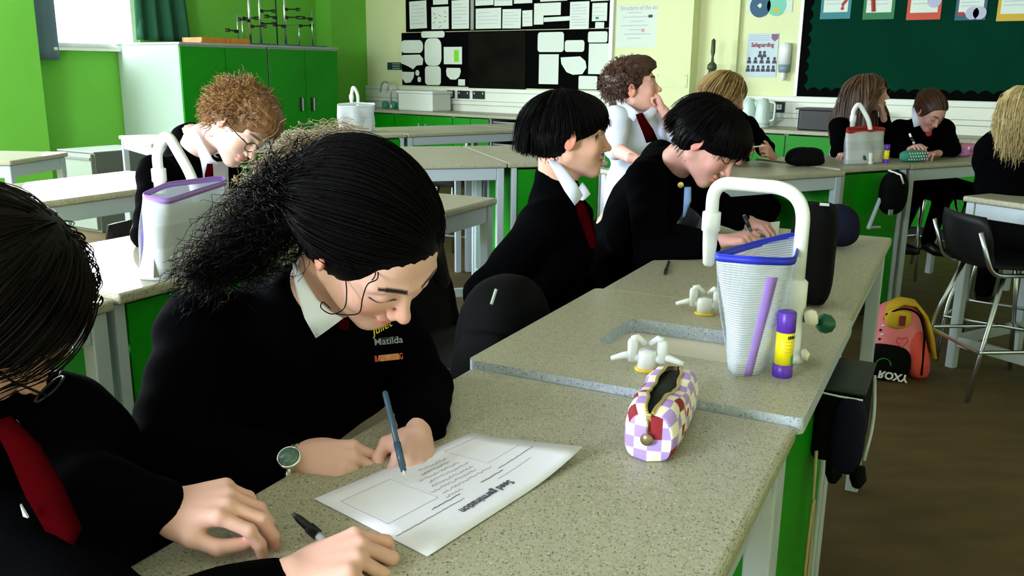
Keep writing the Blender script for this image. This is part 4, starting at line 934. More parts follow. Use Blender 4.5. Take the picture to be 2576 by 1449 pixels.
ob('zip_pull', MB().box((.02, -.03, .236), (.02, .006, .006)), M['silver'], t)
t = soft('pouch', 'round navy cloth pouch lying behind the tall black bag', 'bag', at(2120, 640, .9) + Vector((.02, .12, .001)), .2, .12, .14, .13, M['bagnavy'], n=2.3, rough=.03, seed=6)
# backpack on the floor
bp = at(2278, 962, 0); t = thing('backpack', 'pink and yellow backpack slumped on the floor under the right tables', 'backpack', bp + Vector((.0, .10, 0)), -.12)
def blob(cx, cy, cz, sx, sy, sz, m, name, par, n=2.6, z0=0, tilt=0, a=20, b=28, rx=0, ry=0):
    vs = []; R = Euler((rx, ry, tilt)).to_matrix()
    for i in range(a + 1):
        th = -math.pi / 2 + math.pi * i / a
        for j in range(b):
            q = 2 * math.pi * j / b; x, y, z = math.cos(th) * math.cos(q), math.cos(th) * math.sin(q), math.sin(th); k = (abs(x) ** n + abs(y) ** n + abs(z) ** n) ** (-1 / n)
            p = R @ Vector((x * k * sx / 2, y * k * sy / 2, z * k * sz / 2)) + Vector((cx, cy, cz)); p.z = max(p.z, z0); vs.append(p)
    return ob(name, MB().add(vs, [(i * b + j, i * b + (j + 1) % b, (i + 1) * b + (j + 1) % b, (i + 1) * b + j) for i in range(a) for j in range(b)]), m, par, smooth=True)
blob(-.015, .03, .18, .24, .20, .37, M['pink'], 'body', t, z0=.002, ry=-.08)
blob(.065, .01, .13, .12, .17, .30, M['redpink'], 'side_panel', t, z0=.003, ry=-.30)
blob(-.065, -.045, .075, .21, .13, .20, M['bagblack'], 'front_pocket', t, z0=.002)
P_ = []
for p_, w_ in (((-.10, -.01, .30), .03), ((-.075, -.01, .355), .05), ((-.02, 0, .385), .055), ((.04, .01, .375), .06), ((.09, .02, .32), .065), ((.125, .02, .23), .07), ((.15, .02, .12), .075)): P_.append([Vector(p_) + Vector((0, -w_, -.012)), Vector(p_), Vector(p_) + Vector((0, w_, -.01))])
ob('yellow_strap', MB().grid(P_, .014), M['ybag'], t, smooth=True)
blob(-.045, -.065, .305, .12, .05, .10, M['ybag'], 'yellow_pocket', t)
ob('piping', MB().tube(rbend([(-.105, -.07, .32), (-.04, -.09, .365), (.04, -.085, .34), (.08, -.075, .24), (.09, -.07, .03)], .05, 6), .005, 8), M['bagblack'], t, smooth=True)
ob('badge', MB().box((-.035, -.095, .30), (.03, .008, .05)), mat('maroon_badge', lin(120, 24, 30), .5), t, bevel=.004)
ob('heart_outline', MB().tube([(-.03 + .03 * a_, -.112, .205 + .03 * b_) for a_, b_ in ((0, -1), (.9, .1), (.6, .7), (0, .4), (-.7, .6), (-.9, 0))], .003, 6, closed=True), mat('red_trim', lin(214, 50, 46), .6), t)
ob('green_motif', MB().tube([(-.105 + .035 * math.cos(a_), -.119, .085 + .035 * math.sin(a_)) for a_ in [k * math.pi / 8 for k in range(9)]], .003, 6), mat('green_trim', lin(30, 130, 50), .6), t)
for k in range(4): ob('charm_bead', MB().lathe([(0, -.008), (.009, 0), (0, .008)], (-.12 + .008 * (k % 2), -.07, .20 + .022 * k), 8), M['white'] if k % 2 else M['dark'], t)
o = text('lettering', 'ROXY', .05, M['white'], t, Matrix.Translation((-.055, -.1205, .035)) @ Matrix.Rotation(math.pi / 2, 4, 'X') @ Matrix.Rotation(math.radians(-8), 4, 'Z') @ Matrix.Diagonal((1, -1, 1, 1)), bold=.002)

# bags hung at the ends of benches
hb = Bw(-.160, 1.82, .05)
t = thing('hanging_bag', 'dark bag with navy front hung on the side of the main bench', 'bag', hb, -YB)
ob('body', MB().box((0, 0, .70), (.088, .20, .15)), M['bagblack'], t, bevel=.012, segs=3)
ob('flap', MB().box((.0, -.002, .778), (.092, .205, .010)), mat('dark_green_flap', (.010, .017, .016), .5), t, bevel=.004)
blob(.022, -.100, .69, .062, .04, .16, M['bagnavy'], 'navy_front', t, n=3)
ob('white_trim', MB().tube([(-.04, -.106, .770), (0, -.108, .768), (.042, -.106, .767)], .0020, 6), M['white'], t)
for x in (-.0, .045): ob('strap_end', MB().tube([(x, -.10, .63), (x + .004, -.105, .605), (x + .002, -.10, .590)], [.014, .016, .010], 8), M['bagblack'], t, smooth=True)
ob('side_strap', MB().tube(rbend([(.046, .08, .76), (.058, .03, .68), (.05, -.02, .61)], .05), .004, 6), M['frame'], t, smooth=True)
ob('hook', MB().tube([(-.036, -.02, .815), (-.036, -.02, .775)], .004, 6), M['dark'], t)
t = thing('cord_loop', 'thin beige cord loop hanging on the green end of main sink unit', 'cord', Bw(-.186, 1.66, 0), -YB)
pts = [(0, 0, .72), (.002, 0, .62)] + [(.004, .028 * math.sin(a_), .47 + .15 * math.cos(a_)) for a_ in [k * 2 * math.pi / 20 for k in range(21)]]
ob('cord', MB().tube(pts, .0035, 6), M['cord'], t, smooth=True)
t = thing('hanging_bag', 'small dark bag hung on the front of the right sink unit', 'bag', at(2225, 420, .9) + Vector((0, -.02, 0)), math.radians(29))
blob(0, -.07, -.14, .19, .11, .25, M['bagblack'], 'body', t, z0=-1)
ob('strap', MB().tube([(-.04, -.05, -.01), (-.02, -.12, -.03), (.0, -.13, -.08)], .006, 6), M['white'], t, smooth=True)
ob('buckle', MB().box((-.07, -.12, -.24), (.03, .01, .03)), M['grey'], t)
a, b = at(2215, 520, .55), at(2170, 590, .35)
t = thing('waste_pipe', 'short slanting white pipe on the right sink unit below the dark bag', 'pipe', at(2225, 420, .9) * 0 + o3 + u3 * .30 + Vector((0, 0, .5)))
o = ob('pipe', MB().tube([J(2214, 500, 5.05) - t.location, J(2184, 575, 4.98) - t.location], .012, 8).tube([J(2184, 572, 4.98) - t.location, J(2212, 572, 5.06) - t.location], .010, 8), M['frame'], t)
# bag behind the bowl-cut boy
p = Bw(-.925, 1.83, .02)
t = thing('backpack', 'black bag with a silver zip pull slung behind the boy with bowl haircut', 'backpack', p, -YB)
blob(-.02, 0, .70, .20, .28, .44, M['bagblack'], 'body', t, n=2.8)
blob(-.0, -.13, .66, .18, .08, .32, M['bagblack'], 'front_pocket', t, n=2.8)
ob('zip_pull', MB().tube([Matrix.Rotation(YB, 3, 'Z') @ (J(1248, 728, 1.78) - p), Matrix.Rotation(YB, 3, 'Z') @ (J(1236, 766, 1.76) - p)], .0035, 6), M['silver'], t)

# filing cabinet and blue floor rail
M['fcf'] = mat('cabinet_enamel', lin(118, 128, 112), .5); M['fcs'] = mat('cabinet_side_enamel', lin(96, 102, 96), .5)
fc = thing('filing_cabinet', 'pale grey two-drawer filing cabinet against the green window wall', 'cabinet', Vector(at(232, 382, .7)) * Vector((1, 1, 0)) if False else (at(234, 383, .70).x, at(234, 383, .70).y, 0), math.radians(90 - 120))
# local x along the drawer fronts (towards the right), local y into the cabinet
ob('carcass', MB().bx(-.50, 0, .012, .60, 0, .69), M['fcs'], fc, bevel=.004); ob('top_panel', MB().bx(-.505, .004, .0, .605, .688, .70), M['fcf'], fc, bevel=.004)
for z0, z1 in ((.03, .35), (.36, .68)):
    d = ob('drawer', MB().bx(-.495, -.015, -.018, .012, z0, z1), M['fcf'], fc, bevel=.004)
    ob('drawer_lip', MB().bx(-.49, -.02, -.028, -.018, z1 - .05, z1 - .03), M['fcs'], d); ob('label_holder', MB().bx(-.46, -.37, -.022, -.017, z1 - .17, z1 - .08), M['dark'], d); ob('label_card', MB().bx(-.445, -.385, -.024, -.02, z1 - .155, z1 - .095), M['white'], d)
# ------------------------------------------------------------------ sculpting figures from signed distance fields
class Field:
    def __init__(s, h): s.h = h; s.p = []
    def rc(s, a, b, ra, rb, k=.02, op='u'): s.p.append(('c', np.array(a, float), np.array(b, float), ra, rb, k, op)); return s
    def ell(s, c, r, R=None, k=.02, op='u'):
        s.p.append(('e', np.array(c, float), np.array(r, float), np.eye(3) if R is None else np.array(R, float), 0, k, op)); return s
    def bounds(s, q):
        if q[0] == 'c': r = max(q[3], q[4]); return np.minimum(q[1], q[2]) - r, np.maximum(q[1], q[2]) + r
        r = np.sqrt(((q[3] * q[2]) ** 2).sum(1)); return q[1] - r, q[1] + r
    def mesh(s, disp=None):
        h = s.h; lo = np.min([s.bounds(q)[0] for q in s.p if q[6] == 'u'], 0) - 5 * h - .004; hi = np.max([s.bounds(q)[1] for q in s.p if q[6] == 'u'], 0) + 5 * h + .004
        n = np.ceil((hi - lo) / h).astype(int); D = np.full(n, .06, np.float32)
        for q in s.p:
            a, b = s.bounds(q); mg = q[5] + 4 * h; i0 = np.maximum(((a - mg - lo) / h).astype(int), 0); i1 = np.minimum(((b + mg - lo) / h).astype(int) + 2, n)
            if (i1 <= i0).any(): continue
            X = (lo[0] + h * np.arange(i0[0], i1[0], dtype=np.float32))[:, None, None]; Y = (lo[1] + h * np.arange(i0[1], i1[1], dtype=np.float32))[None, :, None]; Z = (lo[2] + h * np.arange(i0[2], i1[2], dtype=np.float32))[None, None, :]
            if q[0] == 'c':
                A, Bb, ra, rb = q[1], q[2], q[3], q[4]; ba = Bb - A; L2 = max(float(ba @ ba), 1e-9)
                px, py, pz = X - A[0], Y - A[1], Z - A[2]; t = np.clip((px * ba[0] + py * ba[1] + pz * ba[2]) / L2, 0, 1)
                d = np.sqrt((px - t * ba[0]) ** 2 + (py - t * ba[1]) ** 2 + (pz - t * ba[2]) ** 2) - (ra + (rb - ra) * t)
            else:
                R = q[3]; r = q[2]; px, py, pz = X - q[1][0], Y - q[1][1], Z - q[1][2]
                u = [(px * R[0][i] + py * R[1][i] + pz * R[2][i]) / r[i] for i in range(3)]
                k0 = np.sqrt(u[0] ** 2 + u[1] ** 2 + u[2] ** 2) + 1e-6; k1 = np.sqrt((u[0] / r[0]) ** 2 + (u[1] / r[1]) ** 2 + (u[2] / r[2]) ** 2) + 1e-6; d = k0 * (k0 - 1) / k1
            sl = tuple(slice(i0[i], i1[i]) for i in range(3)); O = D[sl]; k = q[5]
            if q[6] == 'u': g = np.maximum(k - np.abs(O - d), 0) / k; D[sl] = np.minimum(O, d) - g * g * k * .25
            else: d = -d; g = np.maximum(k - np.abs(O - d), 0) / k; D[sl] = np.maximum(O, d) + g * g * k * .25
        if disp:
            ix = np.nonzero(np.abs(D) < .03); P = np.stack([lo[i] + h * ix[i] for i in range(3)], 1); D[ix] += disp(P).astype(np.float32)
        g = vdb.FloatGrid(.06); g.copyFromArray(np.clip(D, -.06, .06)); pts, quads = g.convertToQuads(0.0)
        pts = np.asarray(pts, float) * h + lo; quads = np.asarray(quads)
        v = pts[quads]; vol = np.einsum('ij,ij->i', v[:, 0], np.cross(v[:, 1], v[:, 2])).sum() + np.einsum('ij,ij->i', v[:, 0], np.cross(v[:, 2], v[:, 3])).sum()
        if vol < 0: quads = quads[:, ::-1]
        return pts, quads
def np_obj(name, pts, quads, mats, parent, colors=None, smooth=True, tris=None):
    me = bpy.data.meshes.new(name); nq = len(quads); nt_ = 0 if tris is None else len(tris)
    me.vertices.add(len(pts)); me.vertices.foreach_set('co', np.asarray(pts, np.float32).ravel())
    me.loops.add(nq * 4 + nt_ * 3); idx = np.asarray(quads, np.int32).ravel()
    if nt_: idx = np.concatenate([idx, np.asarray(tris, np.int32).ravel()])
    me.loops.foreach_set('vertex_index', idx); me.polygons.add(nq + nt_)
    st = np.concatenate([np.arange(nq) * 4, nq * 4 + np.arange(nt_) * 3]).astype(np.int32); me.polygons.foreach_set('loop_start', st)
    for m in (mats if isinstance(mats, (list, tuple)) else [mats]): me.materials.append(m)
    if colors is not None:
        ca = me.color_attributes.new('Col', 'FLOAT_COLOR', 'POINT'); c4 = np.ones((len(pts), 4), np.float32); c4[:, :3] = colors; ca.data.foreach_set('color', c4.ravel())
    me.update(calc_edges=True)
    if smooth: me.polygons.foreach_set('use_smooth', np.ones(len(me.polygons), bool))
    o = bpy.data.objects.new(name, me); COL.objects.link(o)
    if parent: o.parent = parent
    return o
def vcol_mat(name, rough=.5, spec=.35, sss=0):
    m = mat(name, (.5, .5, .5), rough, spec=spec); nt = m.node_tree; a = nt.nodes.new('ShaderNodeVertexColor'); a.layer_name = 'Col'
    nt.links.new(a.outputs[0], nt.nodes['Principled BSDF'].inputs['Base Color']); 
    if sss: b = nt.nodes['Principled BSDF']; b.inputs['Subsurface Weight'].default_value = sss; b.inputs['Subsurface Radius'].default_value = (.6, .2, .12); b.inputs['Subsurface Scale'].default_value = .01
    return m
M['skin'] = vcol_mat('skin', .5, .3)
def frame(f, u):
    f = np.array(f, float); f /= np.linalg.norm(f); u = np.array(u, float); u -= f * (u @ f); u /= np.linalg.norm(u); r = np.cross(f, u); return np.stack([r, f, u], 1)   # columns right, fwd, up

def head_prims(F, R, c, s, neck, nr=.05, face=1):
    R = np.array(R); c = np.array(c, float); L = lambda x, y, z: c + R @ (np.array([x, y, z]) * s)
    def E(x, y, z, rx, ry, rz, k=.02, op='u', tilt=None):
        Q = R if tilt is None else R @ np.array(Euler(tilt).to_matrix()); F.ell(L(x, y, z), np.array([rx, ry, rz]) * s, Q, k * s, op)
    E(0, -.018, .028, .073, .092, .080, .02); E(0, .045, .03, .056, .040, .052, .03); E(0, .042, -.02, .057, .046, .055, .03)
    E(0, .034, -.062, .045, .045, .036, .03); E(0, .070, -.088, .020, .015, .014, .022)
    for g in (-1, 1):
        E(g * .034, .063, -.024, .024, .018, .022, .018)
        F.rc(L(g * .05, .0, -.05), L(g * .014, .068, -.086), .016 * s, .012 * s, .025 * s)
    F.rc(L(0, -.03, -.045), neck, nr * s, (nr + .006) * s, .03)
    if not face: return L
    for g in (-1, 1):
        F.rc(L(g * .010, .088, .029), L(g * .046, .070, .026), .0065 * s, .006 * s, .014 * s)
        E(g * .031, .096, .012, .018, .011, .0105, .012, 's'); E(g * .030, .0735, .0095, .0150, .0150, .0140, .004)
    F.rc(L(0, .082, .020), L(0, .103, -.018), .0060 * s, .0085 * s, .012 * s); E(0, .107, -.024, .0098, .0105, .0095, .006)
    for g in (-1, 1): E(g * .0115, .097, -.0295, .0068, .0085, .0065, .005); E(g * .0055, .106, -.0345, .0032, .0045, .003, .002, 's')
    E(0, .0885, -.051, .0215, .0090, .0060, .005); E(0, .0870, -.0620, .0175, .0090, .0066, .005); E(0, .1015, -.0562, .024, .0085, .0011, .002, 's')
    for g in (-1, 1):
        E(g * .076, -.006, -.006, .0065, .0175, .030, .006, tilt=(-.15, g * .18, g * -.35)); E(g * .086, -.002, -.003, .006, .009, .0165, .004, 's', tilt=(-.15, g * .18, g * -.35))
    return L
def skin_paint(pts, R, c, s, tone, brow, lip, eyes='down', iris=(.08, .04, .02), blush=.5):
    col = np.tile(np.array(tone, float), (len(pts), 1)); q = (pts - np.array(c)) @ np.array(R) / s; x, y, z = q[:, 0], q[:, 1], q[:, 2]; ax = np.abs(x)
    near = (np.abs(q) < [.1, .13, .14]).all(1)
    def mix(m, cc): col[:] = col * (1 - m[:, None]) + np.array(cc) * m[:, None]
    sm = lambda d, w: np.clip(.5 - d / w, 0, 1) * near
    red = np.array(tone) * [1.0, .60, .56]
    mix(.55 * blush * np.exp(-(((ax - .040) / .022) ** 2 + ((z + .022) / .022) ** 2)) * (y > .03) * near, red)
    mix(.45 * np.exp(-((ax / .012) ** 2 + ((z + .026) / .012) ** 2)) * (y > .09) * near, red)
    mix(.8 * sm(np.maximum(np.abs(y + .004) - .026, np.maximum(np.abs(z + .005) - .036, .072 - ax)), .006), np.array(tone) * [1.02, .62, .55])
    mix(.85 * sm(np.sqrt((x / .0225) ** 2 + ((z + .0565) / .0115) ** 2) - 1, .25) * (y > .075), lip)
    mix(sm(np.abs(z + .0563) - .0008, .0016) * (ax < .020) * (y > .08), np.array(lip) * .35)
    zb = .0335 - .9 * (ax - .030) ** 2 * 6; mix(1.0 * sm(np.abs(z - zb) - .0036 + .0012 * (ax > .04), .0025) * (ax > .011) * (ax < .048) * (y > .05), brow)
    if eyes == 'down':
        ze = .0035 - 14 * (.015 ** 2 - (ax - .031) ** 2) * .9; mix(sm(np.abs(z - ze) - .0017, .0014) * (np.abs(ax - .031) < .0175) * (y > .05), (.012, .008, .008))
    else:
        dx = (ax - .031) / .0135; m = sm(np.sqrt(dx ** 2 + ((z - .0085) / .0052) ** 2) - 1, .3) * (y > .05); mix(m, (.55, .55, .55))
        mix(sm(np.sqrt((ax - .031) ** 2 + (z - .009) ** 2) - .0052, .0015) * (y > .05) * (m > .2), iris)
        mix(.9 * sm(np.abs(np.sqrt(dx ** 2 + ((z - .0085) / .0052) ** 2) - 1) - .10, .25) * (z > .008) * (y > .05) * near, (.01, .008, .008))
    return col
FL = [(.027, .078, (.038, .023, .018), .0085), (.009, .083, (.042, .027, .019), .0087), (-.009, .078, (.039, .025, .018), .0082), (-.026, .068, (.031, .019, .016), .0072)]
def hand_prims(F, w, fwd, dors, side, curls, spread=(.10, .02, -.06, -.16), thumb=None, s=1.0):
    """side +1 right hand, -1 left; curls: per finger (knuckle, middle, tip) degrees; returns fingertips"""
    Q = frame(fwd, dors); t = -side * Q[:, 0]; f = Q[:, 1]; d = Q[:, 2]; w = np.array(w, float); P = lambda a, b, c_: w + (t * a + f * b + d * c_) * s; tips = []
    F.rc(P(0, -.03, 0), P(0, .008, -.001), .0225 * s, .022 * s, .01); F.ell(P(.002, .046, -.003), np.array([.036, .043, .0135]) * s, np.stack([t, f, d], 1), .012)
    F.ell(P(.024, .030, -.010), np.array([.016, .028, .014]) * s, np.stack([t, f, d], 1), .012)
    for (a, b, seg, r), cu, sp in zip(FL, curls, spread):
        p = P(a, b, .001); F.rc(P(a * .45, .015, .001), p, .0115 * s, .0108 * s, .008); ang = 0; dr = f * math.cos(sp) + t * math.sin(sp); rr = r * s
        for k, (ln, c_) in enumerate(zip(seg, cu)):
            ang += math.radians(c_); v = dr * math.cos(ang) - d * math.sin(ang); q = p + v * ln * s; F.rc(p, q, rr * (1.04 if k == 0 else 1.0), rr * .93, .0035); p = q; rr *= .93
        tips.append(p)
    th = thumb or [(.040, .044, -.014), (.052, .070, -.018), (.054, .092, -.022)]
    F.rc(P(.020, .016, -.008), P(*th[0]), .0135 * s, .0115 * s, .01); F.rc(P(*th[0]), P(*th[1]), .0105 * s, .0095 * s, .005); F.rc(P(*th[1]), P(*th[2]), .0095 * s, .0078 * s, .004); tips.append(P(*th[2]))
    return tips
RELAX = [(28, 30, 18), (32, 34, 20), (36, 36, 20), (38, 38, 22)]
FIST = [(62, 85, 45), (68, 88, 45), (70, 88, 45), (72, 85, 45)]
GRIP = [(42, 52, 18), (52, 62, 30), (60, 72, 35), (64, 74, 35)]

def tubes_np(P, r, sides=3):
    n, k, _ = P.shape; T = np.gradient(P, axis=1); T /= np.linalg.norm(T, axis=2, keepdims=True) + 1e-9
    ref = np.tile(np.array([.31, .52, .79]), (n, 1))[:, None, :]; U = np.cross(T, ref); U /= np.linalg.norm(U, axis=2, keepdims=True) + 1e-9; W = np.cross(T, U)
    r = np.broadcast_to(r, (n, k)); V = np.stack([P + (U * math.cos(a) + W * math.sin(a)) * r[..., None] for a in [2 * math.pi * j / sides for j in range(sides)]], 2)
    base = (np.arange(n)[:, None, None] * k + np.arange(k - 1)[None, :, None]) * sides; j = np.arange(sides)[None, None, :]; j2 = (j + 1) % sides
    q = np.stack([base + j, base + j2, base + sides + j2, base + sides + j], -1).reshape(-1, 4); return V.reshape(-1, 3), q
def hair_mat(name, c1, c2, rough=.35, spec=.5):
    m = mat(name, c1, rough, spec=spec); nt = m.node_tree; b = nt.nodes['Principled BSDF']; a = nt.nodes.new('ShaderNodeVertexColor'); a.layer_name = 'Col'
    mx = nt.nodes.new('ShaderNodeMixRGB'); mx.inputs[1].default_value = (*c1, 1); mx.inputs[2].default_value = (*c2, 1); sp = nt.nodes.new('ShaderNodeSeparateColor')
    nt.links.new(a.outputs[0], sp.inputs[0]); nt.links.new(sp.outputs[0], mx.inputs[0]); nt.links.new(mx.outputs[0], b.inputs['Base Color']); return m
SCC, SCR = np.array([0, -.018, .028]), np.array([.080, .099, .088])
def hair(parent, R, c, s, m, style, n, length, seed=0, grav=(0, 0, -1), rad=.0009, capk=None, curl=.0, wave=30, gather=None, body=None, h=.004, thick=1.0, part=0.0, fringe=True, extra=None, k=14, o=(0, 0, 0), wild=None):
    R = np.array(R); c = np.array(c, float); rg = np.random.default_rng(seed); gl = np.array(grav, float) @ R
    # cap
    F = Field(h); L = lambda p: c + R @ (np.array(p) * s); t = thick
    F.ell(L(SCC + [0, -.004, .004]), (SCR + .006 * t) * s, R, .01)
    if style == 'bowl': F.ell(L((0, .030, .055)), np.array([.080, .073, .062]) * s, R, .02); F.ell(L((0, -.042, -.008)), np.array([.078, .062, .058]) * s, R, .02)
    if style == 'short': F.ell(L((0, .02, .075)), np.array([.066, .085, .055]) * s * (1 + .08 * t), R, .02)
    if style in ('long', 'tied'): F.ell(L((0, -.05, -.01)), np.array([.080, .070, .075]) * s, R, .03)
    if extra:
        for e in extra: F.rc(*e)
    # clear the face and the ears
    zf = {'bowl': -.030, 'short': .004, 'long': .004, 'tied': .006}[style]
    F.ell(L((0, .115, zf - .01)), np.array([.070 if style != 'bowl' else .085, .085 if style != 'bowl' else .098, .072 if style != 'bowl' else .062]) * s, R, .012, 's'); F.ell(L((0, .10, -.075)), np.array([.060, .085, .05]) * s, R, .012, 's')
    if style in ('short', 'bowl'):
        for g in (-1, 1): F.ell(L((g * .09, .030, -.045)), np.array([.045, .055, .050 if style == 'short' else .048]) * s, R, .012, 's')
        F.ell(L((0, -.01, -.135)), np.array([.12, .14, .075]) * s, R, .01, 's')
    def disp(P):
        q = (P - c) @ R / s; a = np.arctan2(q[:, 0], q[:, 1] + .02)
        if style == 'short': return (.0035 * np.sin(q[:, 0] * 210 + 3 * np.sin(q[:, 2] * 90)) * np.sin(q[:, 1] * 190 + 2 * np.sin(q[:, 0] * 110)) + .002 * np.sin(q[:, 2] * 260)) * s * (curl * 60 + .3)
        am_ = 1 - .8 * (q[:, 1] > .02); return (.0014 * np.sin(a * 34 + 3 * np.sin(q[:, 2] * 20)) + .0008 * np.sin(a * 71)) * s * am_
    pts, quads = F.mesh(disp); V = [pts]; Qs = [quads]; C = [np.tile([[.15, 0, 0]], (len(pts), 1)) + rg.random((len(pts), 1)) * .1]
    # strands
    if n:
        u = rg.normal(size=(n * 3, 3)); u /= np.linalg.norm(u, axis=1, keepdims=True); p = SCC + u * SCR
        face = (((p[:, 0] / .078) ** 2 + ((p[:, 2] - zf + .01) / (.066 if style == 'bowl' else .082)) ** 2) < 1) & (p[:, 1] > -.005); ok = ~face & ~((style == 'long') & (p[:, 1] > .035) & (p[:, 2] < .085)) & (p[:, 2] > (-.055 if style != 'short' else -.045)) & ~((np.abs(p[:, 0]) > .05) & (p[:, 2] < .01) & (p[:, 1] > -.03) & (style in ('short', 'bowl')))
        p = p[ok][:n]; u = u[ok][:n]; m_ = len(p); lay = 1.05 + rg.random(m_) * .10 * t; P = [SCC + u * SCR * lay[:, None]]; ln = length * (.7 + .5 * rg.random(m_)); st = ln / (k - 1); ph = rg.random(m_) * 6.28; d = None
        crown = np.array([part, -.03, .12])
        for i in range(k - 1):
            x = P[-1]; nrm = (x - SCC) / SCR ** 2; nrm /= np.linalg.norm(nrm, axis=1, keepdims=True); rel_ = (x - SCC) / SCR; inside = np.linalg.norm(rel_, axis=1)
            away = x - crown
            if style == 'short': v = nrm * .05 + away * 7 + rg.normal(size=x.shape) * .6
            elif style == 'tied':
                to = np.array(gather) - x; dd = np.linalg.norm(to, axis=1, keepdims=True); v = to / (dd + .001)
                v = np.where(dd < .03, v if d is None else d, v)
            else:
                side = np.sign(x[:, 0] - part + 1e-6); v = away / (np.linalg.norm(away, axis=1, keepdims=True) + 1e-6)
                if style == 'long':
                    v[:, 0] += side * .9 * (x[:, 1] > -.02) * (x[:, 2] > -.01); w_ = np.clip((.03 - x[:, 2]) / .06, 0, 1)[:, None]; v = v * (1 - w_) + gl * w_ * 1.4 + 0 * v
                    v[:, 1] -= .7 * ((x[:, 1] > .02) & (x[:, 2] < .03))
                else: w_ = np.clip((.02 - x[:, 2]) / .05, 0, 1)[:, None]; v = v * (1 - w_) + np.array([0, 0, -1.]) * w_
            hold = (inside < 1.6)[:, None] * (1 if style in ('short', 'tied') else (1 - w_)); v = v - nrm * (np.minimum((v * nrm).sum(1, keepdims=True), 0) if style == 'short' else (v * nrm).sum(1, keepdims=True) * .95) * hold
            v /= np.linalg.norm(v, axis=1, keepdims=True) + 1e-9; d = v if d is None else d * .35 + v * .65; d /= np.linalg.norm(d, axis=1, keepdims=True) + 1e-9
            x2 = x + d * st[:, None]
            if curl: a1 = np.cross(d, [0, .3, 1.]); a2 = np.cross(d, a1); q = i / k * wave; x2 = x2 + (a1 * np.cos(q + ph)[:, None] + a2 * np.sin(q + ph)[:, None]) * curl * (.4 + i / k)
            rel_ = (x2 - SCC) / SCR; ii = np.linalg.norm(rel_, axis=1); f = np.maximum(lay / np.maximum(ii, 1e-6), 1)[:, None]; x2 = np.where(ii[:, None] < lay[:, None], SCC + rel_ * SCR * f, x2)
            if style == 'bowl':   # stop at the brow line and the nape
                stop = (x2[:, 2] < np.where(x2[:, 1] > .02, .036, np.where(np.abs(x2[:, 0]) > .05, .012, -.045)))
                x2 = np.where(stop[:, None], x * .9 + x2 * .1, x2)
            P.append(x2)
        P = np.stack(P, 1); Pw = c + (P @ R.T) * s
        if body is not None:
            for bc, br in body:
                e = (Pw - np.array(bc)) / np.array(br); l = np.linalg.norm(e, axis=2, keepdims=True); Pw = np.where(l < 1, np.array(bc) + e / (l + 1e-6) * np.array(br), Pw)
        tp = np.linspace(1, .35, k)[None] * (rad * (.7 + .6 * rg.random(m_)))[:, None]; v_, q_ = tubes_np(Pw, tp); V.append(v_); Qs.append(q_ + len(pts))
        cc = np.repeat(rg.random(m_), k * 3)[:, None]; C.append(np.concatenate([cc, cc * 0, cc * 0], 1))
    if wild is not None:       # loose curly strands: list of (start, end, n, spread, length droop)
        nb_ = sum(len(v) for v in V)
        for a, b, nn, sp, sp2, cr in wild:
            a, b = np.array(a), np.array(b); kk = 22; tt = np.linspace(0, 1, kk)[None, :, None]; s0 = a + rg.normal(size=(nn, 1, 3)) * sp; s1 = b + rg.normal(size=(nn, 1, 3)) * sp2
            mid = (s0 + s1) / 2 + rg.normal(size=(nn, 1, 3)) * sp2 * .6 + np.array([0, 0, .02]); Pw = s0 * (1 - tt) ** 2 + mid * 2 * tt * (1 - tt) + s1 * tt ** 2
            ph1 = rg.random((nn, 1)) * 6.28; fr = (16 + 14 * rg.random((nn, 1))) * tt[..., 0]; am = cr * (.3 + rg.random((nn, 1))) * np.clip(tt[..., 0] * 4, 0, 1)
            d_ = (b - a) / np.linalg.norm(b - a); e1 = np.cross(d_, [0, .2, 1.]); e1 /= np.linalg.norm(e1); e2 = np.cross(d_, e1)
            Pw = Pw + e1 * (am * np.cos(fr + ph1))[..., None] + e2 * (am * np.sin(fr + ph1))[..., None]
            v_, q_ = tubes_np(Pw, np.linspace(1, .5, kk)[None] * rad * .8); V.append(v_); Qs.append(q_ + nb_); nb_ += len(v_); cc = np.repeat(rg.random(nn), kk * 3)[:, None]; C.append(np.concatenate([cc, cc * 0, cc * 0], 1))
    V = np.concatenate(V) - np.array(o); Qs = np.concatenate(Qs); return np_obj('hair', V, Qs, m, parent, np.concatenate(C))

def offs(pts, o): return np.asarray(pts) - np.array(o)
def collar(parent, nb, up, fwd, r, o, hgt=.038, wing=.06, m=None, name='shirt_collar', spreadx=1, tilt=.012):
    """folded shirt collar ring around the neck with two pointed wings; nb = neck centre"""
    Q = frame(fwd, up); nb = np.array(nb, float); P = []
    for i in range(29):
        a = -math.pi + 2 * math.pi * i / 28; a = a * .955; c_, s_ = math.sin(a), math.cos(a)      # a=0 at the back
        fr = max(0, (abs(a) - 1.7) / 1.3); x, y = c_ * r, -s_ * r * 1.02
        top = np.array([x, y, hgt * (.45 - .55 * fr)]); ro = 1.18 + .10 * fr
        bot = np.array([x * ro + (math.copysign(.010, x) * spreadx if fr > .5 else 0), y * ro + .012 * fr, -hgt * .55 - wing * max(0, fr) ** 2.5 - tilt * fr]); midp = (top + bot) / 2 + np.array([x, y, 0]) * .10
        P.append([nb + Q @ top, nb + Q @ midp, nb + Q @ bot])
    P = [[Vector(q - np.array(o)) for q in row] for row in P]
    return ob(name, MB().grid(P, .003), m or M['shirt'], parent, smooth=True)
def ribbon(name, parent, pts, widths, side, m, o, th=.004):
    P = []
    for p, w in zip(pts, widths):
        p = np.array(p, float) - np.array(o); sd = np.array(side, float); sd /= np.linalg.norm(sd); P.append([Vector(p - sd * w / 2), Vector(p), Vector(p + sd * w / 2)])
    return ob(name, MB().grid(P, th), m, parent, smooth=True)
